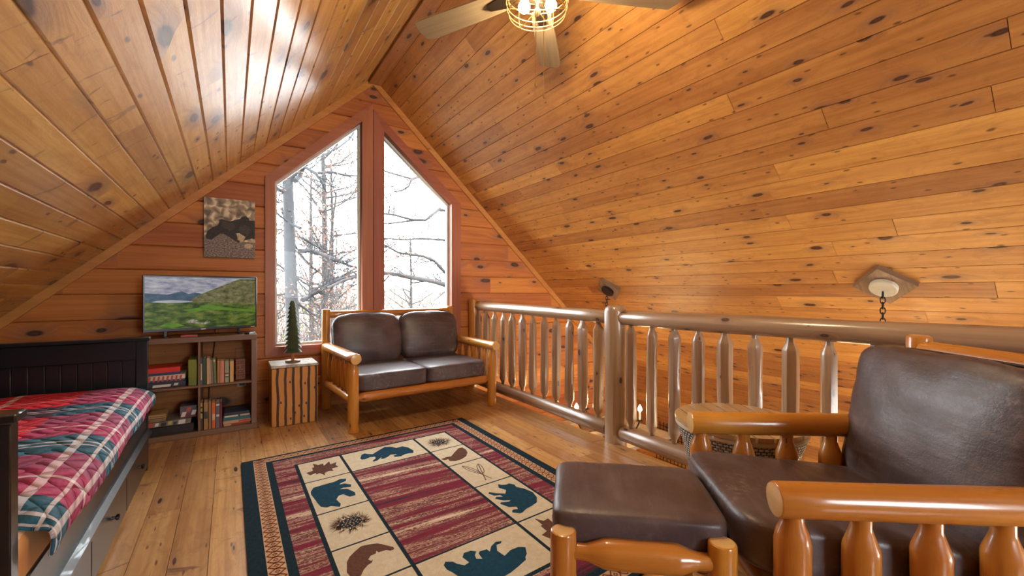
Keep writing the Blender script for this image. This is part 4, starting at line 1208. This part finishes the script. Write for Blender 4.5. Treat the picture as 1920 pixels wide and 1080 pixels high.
# ------------------------------------------------------------------ chandeliers over the lower room
def chandelier(label, px_, py_, zring, arms, group, canopy_mat):
    z0 = zc(px_)
    ch = thing('chandelier', label, 'chandelier', (px_, py_, z0), 0, group)
    Rn = Matrix.Rotation(math.atan(SL), 4, 'Y')
    dia = .165
    m = MB(); m.prism([(-dia, 0), (0, -dia), (dia, 0), (0, dia)], lambda p, q, d: Rn @ Vector((p, q, d)), -.038, .0)
    m.build('ceiling_board', 'plate', ch)
    m = MB(); m.lathe(Rn @ Vector((0, 0, -.038)), Rn @ Vector((0, 0, -.064)), [(0, .074), (.8, .074), (1, .068)], 28); m.build('canopy', canopy_mat, ch)
    m = MB(); zt_, zb = -.05, zring - z0; x0 = -.045
    n = int((zt_ - zb) / .034); tor = []
    for k in range(n):
        zc_ = zt_ - .03 - k * .034; ang = math.pi / 2 * (k % 2) + .5
        pts = []
        for i in range(14):
            b = 2 * math.pi * i / 14; h = .013 * math.cos(b); v = .023 * math.sin(b)
            pts.append((x0 + h * math.cos(ang), h * math.sin(ang), zc_ + v))
        m.tube(pts, .0035, 5, closed=True)
    m.build('chain', 'black', ch)
    if arms:
        s = .52
        for k in range(4):
            a = math.pi / 2 * k; Rz = Matrix.Rotation(a, 4, 'Z')
            m = MB(); m.prism([(-s + .13, s - .13), (s, s - .13), (s, s), (-s + .13, s)], lambda p, q, d: Rz @ Vector((p, q, d)) + Vector((x0, 0, 0)), zb - .03, zb, tint=.3 + .1 * k)
            m.build('frame_board', 'greywood', ch)
        for k in range(2):
            Rz = Matrix.Rotation(math.pi / 2 * k, 4, 'Z')
            m = MB(); m.prism([(-s + .13, -.055), (s - .13, -.055), (s - .13, .055), (-s + .13, .055)], lambda p, q, d: Rz @ Vector((p, q, d)) + Vector((x0, 0, 0)), zb - .03 - .03 * k, zb - .03 * k, tint=.5)
            m.build('cross_board', 'greywood', ch)
        m = MB(); m.lathe((x0, 0, zb + .16), (x0, 0, zb - .08), [(0, .01), (.2, .05), (.5, .06), (.8, .04), (1, .008)], 18); m.build('hub', 'black', ch)
        for k in range(arms):
            a = 2 * math.pi * k / arms + .255; c, s_ = math.cos(a), math.sin(a)
            m = MB(); m.tube([(x0 + r * c, r * s_, zb + h) for r, h in ((.03, .06), (.12, .0), (.22, -.01), (.31, .04), (.34, .10), (.36, .16))], .008, 8)
            m.lathe((x0 + .36 * c, .36 * s_, zb + .15), (x0 + .36 * c, .36 * s_, zb + .165), [(0, .03), (1, .034)], 14)
            m.build('arm', 'black', ch)
            m = MB(); m.lathe((x0 + .36 * c, .36 * s_, zb + .165), (x0 + .36 * c, .36 * s_, zb + .25), [(0, .011), (1, .011)], 12); m.build('candle_sleeve', 'white', ch)
            m = MB(); m.lathe((x0 + .36 * c, .36 * s_, zb + .25), (x0 + .36 * c, .36 * s_, zb + .325), [(0, .010), (.3, .024), (.6, .019), (1, .002)], 14); m.build('bulb', 'candle', ch)
            l = lamp('candle_light', 'POINT', (0, 0, 0), 6.0, (1, .70, .34), radius=.03); l.parent = ch; l.location = (x0 + .36 * c, .36 * s_, zb + .30)
    return ch


chandelier('chandelier of weathered boards and lit candle bulbs beyond the newel post', 3.579, 3.419, -.44, 5, None, 'black')
c2 = chandelier('chain and diamond ceiling plate of a chandelier above the armchair', 3.555, .979, -.44, 5, None, plain('pale_canopy', (.50, .46, .36), .4))

# wire grid on the far lower wall
wg = thing('wire_grid_rack', 'black wire grid hanging low on the far wall below the loft', 'wire rack', (XR - .02, 3.86, -1.35))
m = MB()
for k in range(9): m.box(-.006, .0, -.24 + .06 * k - .004, -.24 + .06 * k + .004, 0, .56, 0)
for k in range(11): m.box(-.010, -.005, -.25, .25, .05 * k + .005, .05 * k + .012, 0)
m.build('wire_panel', 'black', wg)

# ------------------------------------------------------------------ outdoors
def ground_mat():
    t = NT('leaf_litter'); n1 = t.noise(t.obj(), .5, 6, .7); n2 = t.noise(t.obj(), 9, 4, .7)
    c = t.mix(n1, (.06, .045, .032), (.12, .09, .065)); c = t.mix(t.mr(n2, .5, .65), c, (.06, .035, .022)); return t.fin(Base_Color=c, Roughness=.95)


M['litter'] = ground_mat()
m = MB(); rows, uvs = [], []
for i in range(31):
    y = 4.9 + i * i * .12
    rows.append([(-45 + 3.5 * j, y, -3.0 + .045 * max(0, y - 10) + .4 * mnoise.noise(Vector((j * .5, y * .14, 2)))) for j in range(31)])
    uvs.append([(0, 0)] * 31)
m.grid(rows, uvs)
gd_ = m.build('ground', 'litter', None, 80); tag(gd_, 'brown leaf covered hillside outside the window', 'ground', None, 'structure')

BARK = [plain('grey_bark', (.014, .015, .018), .9, var=.6, scale=9, bump=.8), plain('dark_bark', (.018, .016, .016), .9, var=.4, scale=12, bump=.6)]
RUST = plain('rust_leaves', (.07, .026, .013), .8, var=.5, scale=3)
TWIG = plain('dry_twigs', (.04, .029, .024), .9, var=.5, scale=4)
YEL = plain('yellow_green_leaves', (.13, .14, .02), .7, var=.5, scale=5)


LIMBS = [
     ('r', [(4.06, 8.3, 2.89), (3.92, 8.54, 2.87), (3.69, 8.43, 2.85), (3.42, 8.13, 2.67), (3.26, 8.08, 2.54), (3.11, 8.35, 2.57), (2.75, 8.55, 2.67), (2.52, 8.38, 2.64), (2.3, 8.09, 2.62)], 0.04) ,
     ('r', [(3.22, 8.3, 2.58), (3.01, 8.54, 2.55), (2.53, 8.43, 2.45), (2.24, 8.13, 2.37)], 0.022) ,
     ('r', [(4.35, 8.8, 2.25), (4.15, 9.04, 2.29), (3.5, 8.93, 2.28), (3.04, 8.63, 2.19), (2.58, 8.58, 2.18), (2.37, 8.85, 2.16)], 0.03) ,
     ('r', [(3.87, 8.0, 1.29), (3.78, 8.24, 1.49), (3.61, 8.13, 1.6), (3.35, 7.83, 1.71), (3.09, 7.78, 1.79), (2.91, 8.05, 1.84), (2.76, 8.25, 1.88), (2.46, 8.08, 1.99), (2.15, 7.79, 2.01)], 0.042) ,
     ('r', [(3.79, 7.6, 1.17), (3.6, 7.84, 1.24), (3.25, 7.73, 1.32), (2.78, 7.43, 1.36), (2.47, 7.38, 1.41), (2.3, 7.65, 1.45), (1.98, 7.85, 1.42), (1.61, 7.68, 1.3), (1.3, 7.39, 1.17)], 0.06) ,
     ('r', [(3.6, 8.1, 3.5), (3.37, 8.34, 3.48), (3.15, 8.23, 3.42), (2.91, 7.93, 3.27), (2.84, 7.88, 3.12), (2.82, 8.15, 3.1), (2.72, 8.35, 3.09)], 0.035) ,
     ('r', [(2.98, 8.1, 3.33), (2.72, 8.34, 3.44), (2.47, 8.23, 3.44), (2.22, 7.93, 3.3)], 0.02) ,
     ('l', [(1.11, 9.0, 1.88), (1.32, 9.24, 1.93), (1.5, 9.13, 1.85), (1.62, 8.83, 1.76), (1.79, 8.78, 1.69), (2.01, 9.05, 1.64), (2.28, 9.25, 1.6), (2.46, 9.08, 1.55)], 0.05) ,
     ('l', [(1.16, 9.1, 2.15), (1.49, 9.34, 2.0), (1.68, 9.23, 1.84), (1.74, 8.93, 1.72)], 0.025) ,
     ('l', [(1.1, 8.6, 0.96), (1.26, 8.84, 1.04), (1.43, 8.73, 1.14), (1.57, 8.43, 1.28), (1.75, 8.38, 1.36), (2.13, 8.65, 1.45), (2.48, 8.85, 1.52)], 0.045) ,
     ('l', [(1.26, 8.6, 1.12), (1.41, 8.84, 1.2), (1.7, 8.73, 1.34), (1.88, 8.43, 1.39)], 0.03) ,
     ('l', [(0.98, 9.0, 0.98), (0.9, 9.24, 1.08), (0.74, 9.13, 1.04), (0.58, 8.83, 0.96)], 0.02) ,
     ('l', [(1.09, 9.0, 0.87), (1.28, 9.24, 0.73), (1.44, 9.13, 0.61), (1.56, 8.83, 0.53)], 0.025) ,
     ('l', [(1.02, 9.0, 3.21), (1.13, 9.24, 3.36), (1.19, 9.13, 3.54), (1.35, 8.83, 3.36), (1.44, 8.78, 3.22), (1.57, 9.05, 3.09)], 0.05) ,
     ('l', [(1.38, 9.0, 3.41), (1.73, 9.24, 3.54), (1.97, 9.13, 3.48), (2.15, 8.83, 3.43), (2.33, 8.78, 3.48)], 0.03) ,
     ('l', [(0.93, 9.0, 2.62), (0.91, 9.24, 2.85), (0.82, 9.13, 3.01), (0.7, 8.83, 3.0), (0.65, 8.78, 3.02)], 0.03) ,
     ('l', [(1.09, 8.8, 2.29), (0.93, 9.04, 2.41), (0.75, 8.93, 2.52), (0.6, 8.63, 2.59)], 0.03) ,
     ('l', [(1.99, 7.8, 4.14), (1.89, 8.04, 4.05), (1.77, 7.93, 3.83), (1.54, 7.63, 3.56), (1.35, 7.58, 3.42), (1.27, 7.85, 3.4), (1.05, 8.05, 3.32)], 0.022) ,
     ('l', [(1.61, 7.8, 3.8), (1.79, 8.04, 3.9), (1.93, 7.93, 3.81), (1.99, 7.63, 3.67)], 0.014) ,
]


def tree(name, label, x, y, z0, h, r, seed, bark, spread=.55, nb=16, leaves=0, lean=(0, 0), low=.25, limbs=None, wob=.05):
    rnd = random.Random(seed); t = thing(name, label, 'tree', (x, y, z0))
    m = MB(); lv = []
    def branch(p, d, L, r0, lev):
        n = 6 if lev else 9; pts, rs = [p.copy()], [r0]
        for i in range(n):
            d = (d + Vector((rnd.uniform(-1, 1), rnd.uniform(-1, 1), rnd.uniform(-.5, .8))) * (wob if lev == 0 else .20)).normalized()
            p = p + d * (L / n); pts.append(p.copy()); rs.append(max(.004, r0 * (1 - (i + 1) / n * (.7 if lev == 0 else .85))))
        m.tube(pts, rs, 10 if lev == 0 else 5 if lev == 1 else 3)
        if lev < 3:
            k = nb if lev == 0 else (6 if lev == 1 else 4)
            for q in range(k):
                f = (low + (1 - low) * rnd.random()) if lev == 0 else rnd.uniform(.25, 1)
                i = min(n - 1, int(f * n)); b = pts[i] + (pts[i + 1] - pts[i]) * (f * n - i)
                a = rnd.random() * 2 * math.pi
                side = Vector((math.cos(a), math.sin(a), rnd.uniform(-.15, .7)))
                nd_ = (d * (.2 if lev == 0 else .6) + side * (1 if lev == 0 else .75)).normalized()
                branch(b, nd_, L * (spread if lev == 0 else .48) * rnd.uniform(.6, 1.1) * (1 - f * .4 if lev == 0 else 1), rs[i] * (.42 if lev == 0 else .5), lev + 1)
        if lev >= 2 and leaves and rnd.random() < leaves: lv.append((p.copy(), L))
    branch(Vector((0, 0, 0)), Vector((lean[0], lean[1], 1)).normalized(), h, r, 0)
    for pts, r0 in (limbs or []):
        P = [Vector(q) - Vector((x, y, z0)) for q in pts]; n = len(P)
        m.tube(P, [r0 * (1 - .65 * i / (n - 1)) for i in range(n)], 7)
        for i in range(1, n):
            for q in range(3):
                f = rnd.random(); b = P[i - 1].lerp(P[i], f); dd = (P[i] - P[i - 1]).normalized()
                e = (dd * .7 + Vector((rnd.uniform(-.6, .6), rnd.uniform(-.6, .6), rnd.uniform(-.7, 1.0)))).normalized()
                branch(b, e, rnd.uniform(.35, .9), r0 * .3, 2)
    m.build('trunk', bark, t, 60)
    if lv:
        m = MB()
        for p, L in lv:
            for q in range(5):
                c = p + Vector((rnd.gauss(0, .12), rnd.gauss(0, .12), rnd.gauss(0, .10))); s = rnd.uniform(.025, .05)
                e1 = Vector((rnd.gauss(0, 1), rnd.gauss(0, 1), rnd.gauss(0, 1))).normalized(); e2 = e1.orthogonal().normalized()
                m.face([c - e1 * s, c + e2 * s * .5, c + e1 * s, c - e2 * s * .5])
        m.build('leaves', RUST, t)
    return t


LL = [(p, r) for k, p, r in LIMBS if k == 'l']
LR = [([(4.55, 8.6, p[0][2] - .1)] + p if p[0][0] > 3.7 else p, r) for k, p, r in LIMBS if k == 'r']
tree('bare_tree', 'thick grey trunk close outside the left window', 1.03, 9.0, -3.0, 10.5, .155, 3, BARK[0], .30, 16, .14, low=.45, limbs=LL, wob=.018)
tree('bare_tree', 'dark forked tree just right of and behind the thick grey trunk', 2.2, 13, -2.9, 9, .13, 8, BARK[1], .42, 30, .14, low=.3, wob=.03)
tree('bare_tree', 'dark tree whose limbs reach across the right window', 4.75, 8.6, -3.0, 11, .2, 21, BARK[1], .3, 10, .1, low=.5, limbs=LR, wob=.02)
tree('bare_tree', 'slim tree far off in the gap of the left window', 3.3, 18, -2.6, 9, .11, 5, BARK[1], .42, 26, .2, low=.2, wob=.03)
tree('bare_tree', 'pale slim tree at the left edge of the window view', .75, 14, -2.8, 8, .07, 14, BARK[0], .42, 26, .2, low=.2, wob=.03)
tree('bare_tree', 'distant bare tree behind the right window', 7.0, 19, -2.6, 6.2, .10, 17, BARK[0], .45, 24, .4, low=.15, wob=.03)
tree('bare_tree', 'far leafless tree seen between the grey trunk and the mullion', 3.2, 22, -2.4, 9, .13, 29, BARK[1], .45, 26, .2, low=.2, wob=.03)
tree('bare_tree', 'thin leafy-twigged tree in the lower middle of the left window', 1.85, 11, -3, 6.5, .06, 33, BARK[1], .5, 30, .8, low=.3, wob=.05)


def shrub(label, x, y, z0, h, w, seed, n, leafmat, nl):
    rnd = random.Random(seed); t = thing('shrub', label, 'shrub', (x, y, z0))
    m = MB(); tips = []
    for k in range(n):
        a = rnd.random() * 2 * math.pi; r = w * .35 * math.sqrt(rnd.random())
        p = Vector((r * math.cos(a), r * math.sin(a), 0)); d = Vector((rnd.uniform(-.5, .5), rnd.uniform(-.5, .5), 1)).normalized()
        pts = [p.copy()]; L = h * rnd.uniform(.6, 1.05)
        for i in range(5):
            d = (d + Vector((rnd.uniform(-1, 1), rnd.uniform(-1, 1), rnd.uniform(-.3, .3))) * .28).normalized(); p = p + d * L / 5; pts.append(p.copy())
        m.tube(pts, [.014, .011, .009, .007, .005, .003], 3); tips += pts[2:]
        for q in range(4):
            b = pts[rnd.randint(1, 4)]; e = (d + Vector((rnd.uniform(-1, 1), rnd.uniform(-1, 1), rnd.uniform(-.2, .6)))).normalized()
            L2 = L * rnd.uniform(.15, .4); m.tube([b, b + e * L2 * .5, b + (e + Vector((0, 0, .3))) * L2], [.006, .004, .002], 3); tips.append(b + e * L2)
    m.build('twigs', TWIG, t, 60)
    m = MB()
    for k in range(nl):
        c = rnd.choice(tips) + Vector((rnd.gauss(0, .07), rnd.gauss(0, .07), rnd.gauss(0, .07))); s = rnd.uniform(.02, .045)
        e1 = Vector((rnd.gauss(0, 1), rnd.gauss(0, 1), rnd.gauss(0, 1))).normalized(); e2 = e1.orthogonal().normalized()
        m.face([c - e1 * s, c + e2 * s * .5, c + e1 * s, c - e2 * s * .5])
    m.build('leaves', leafmat, t)
    return t


shrub('yellow-green bush low at the left corner of the window', .78, 10.0, -3.0, 3.5, 1.2, 41, 45, YEL, 1500)
shrub('rust brown thicket beside the thick grey trunk', 2.0, 10.2, -3.0, 4.0, 2.2, 42, 80, RUST, 900)
shrub('dry thicket behind the loveseat in the middle of the window', 3.2, 12.4, -2.9, 4.1, 2.6, 43, 90, RUST, 1100)
shrub('tangled brown thicket low in the right window', 4.3, 11.0, -3.0, 4.5, 2.2, 44, 110, TWIG, 1300)
shrub('dry brush at the right edge of the right window', 5.9, 12.5, -2.9, 4.4, 2.6, 45, 100, TWIG, 1000)
shrub('far rust coloured brush behind the slim trees', 3.9, 17, -2.6, 4.2, 3.4, 46, 100, RUST, 1400)
shrub('pale distant brush behind the thick grey trunk', 1.6, 15, -2.7, 4.0, 3.0, 47, 90, TWIG, 900)
shrub('faraway brush low between trunk and mullion', 4.6, 21, -2.5, 4.2, 4.2, 48, 110, TWIG, 1400)
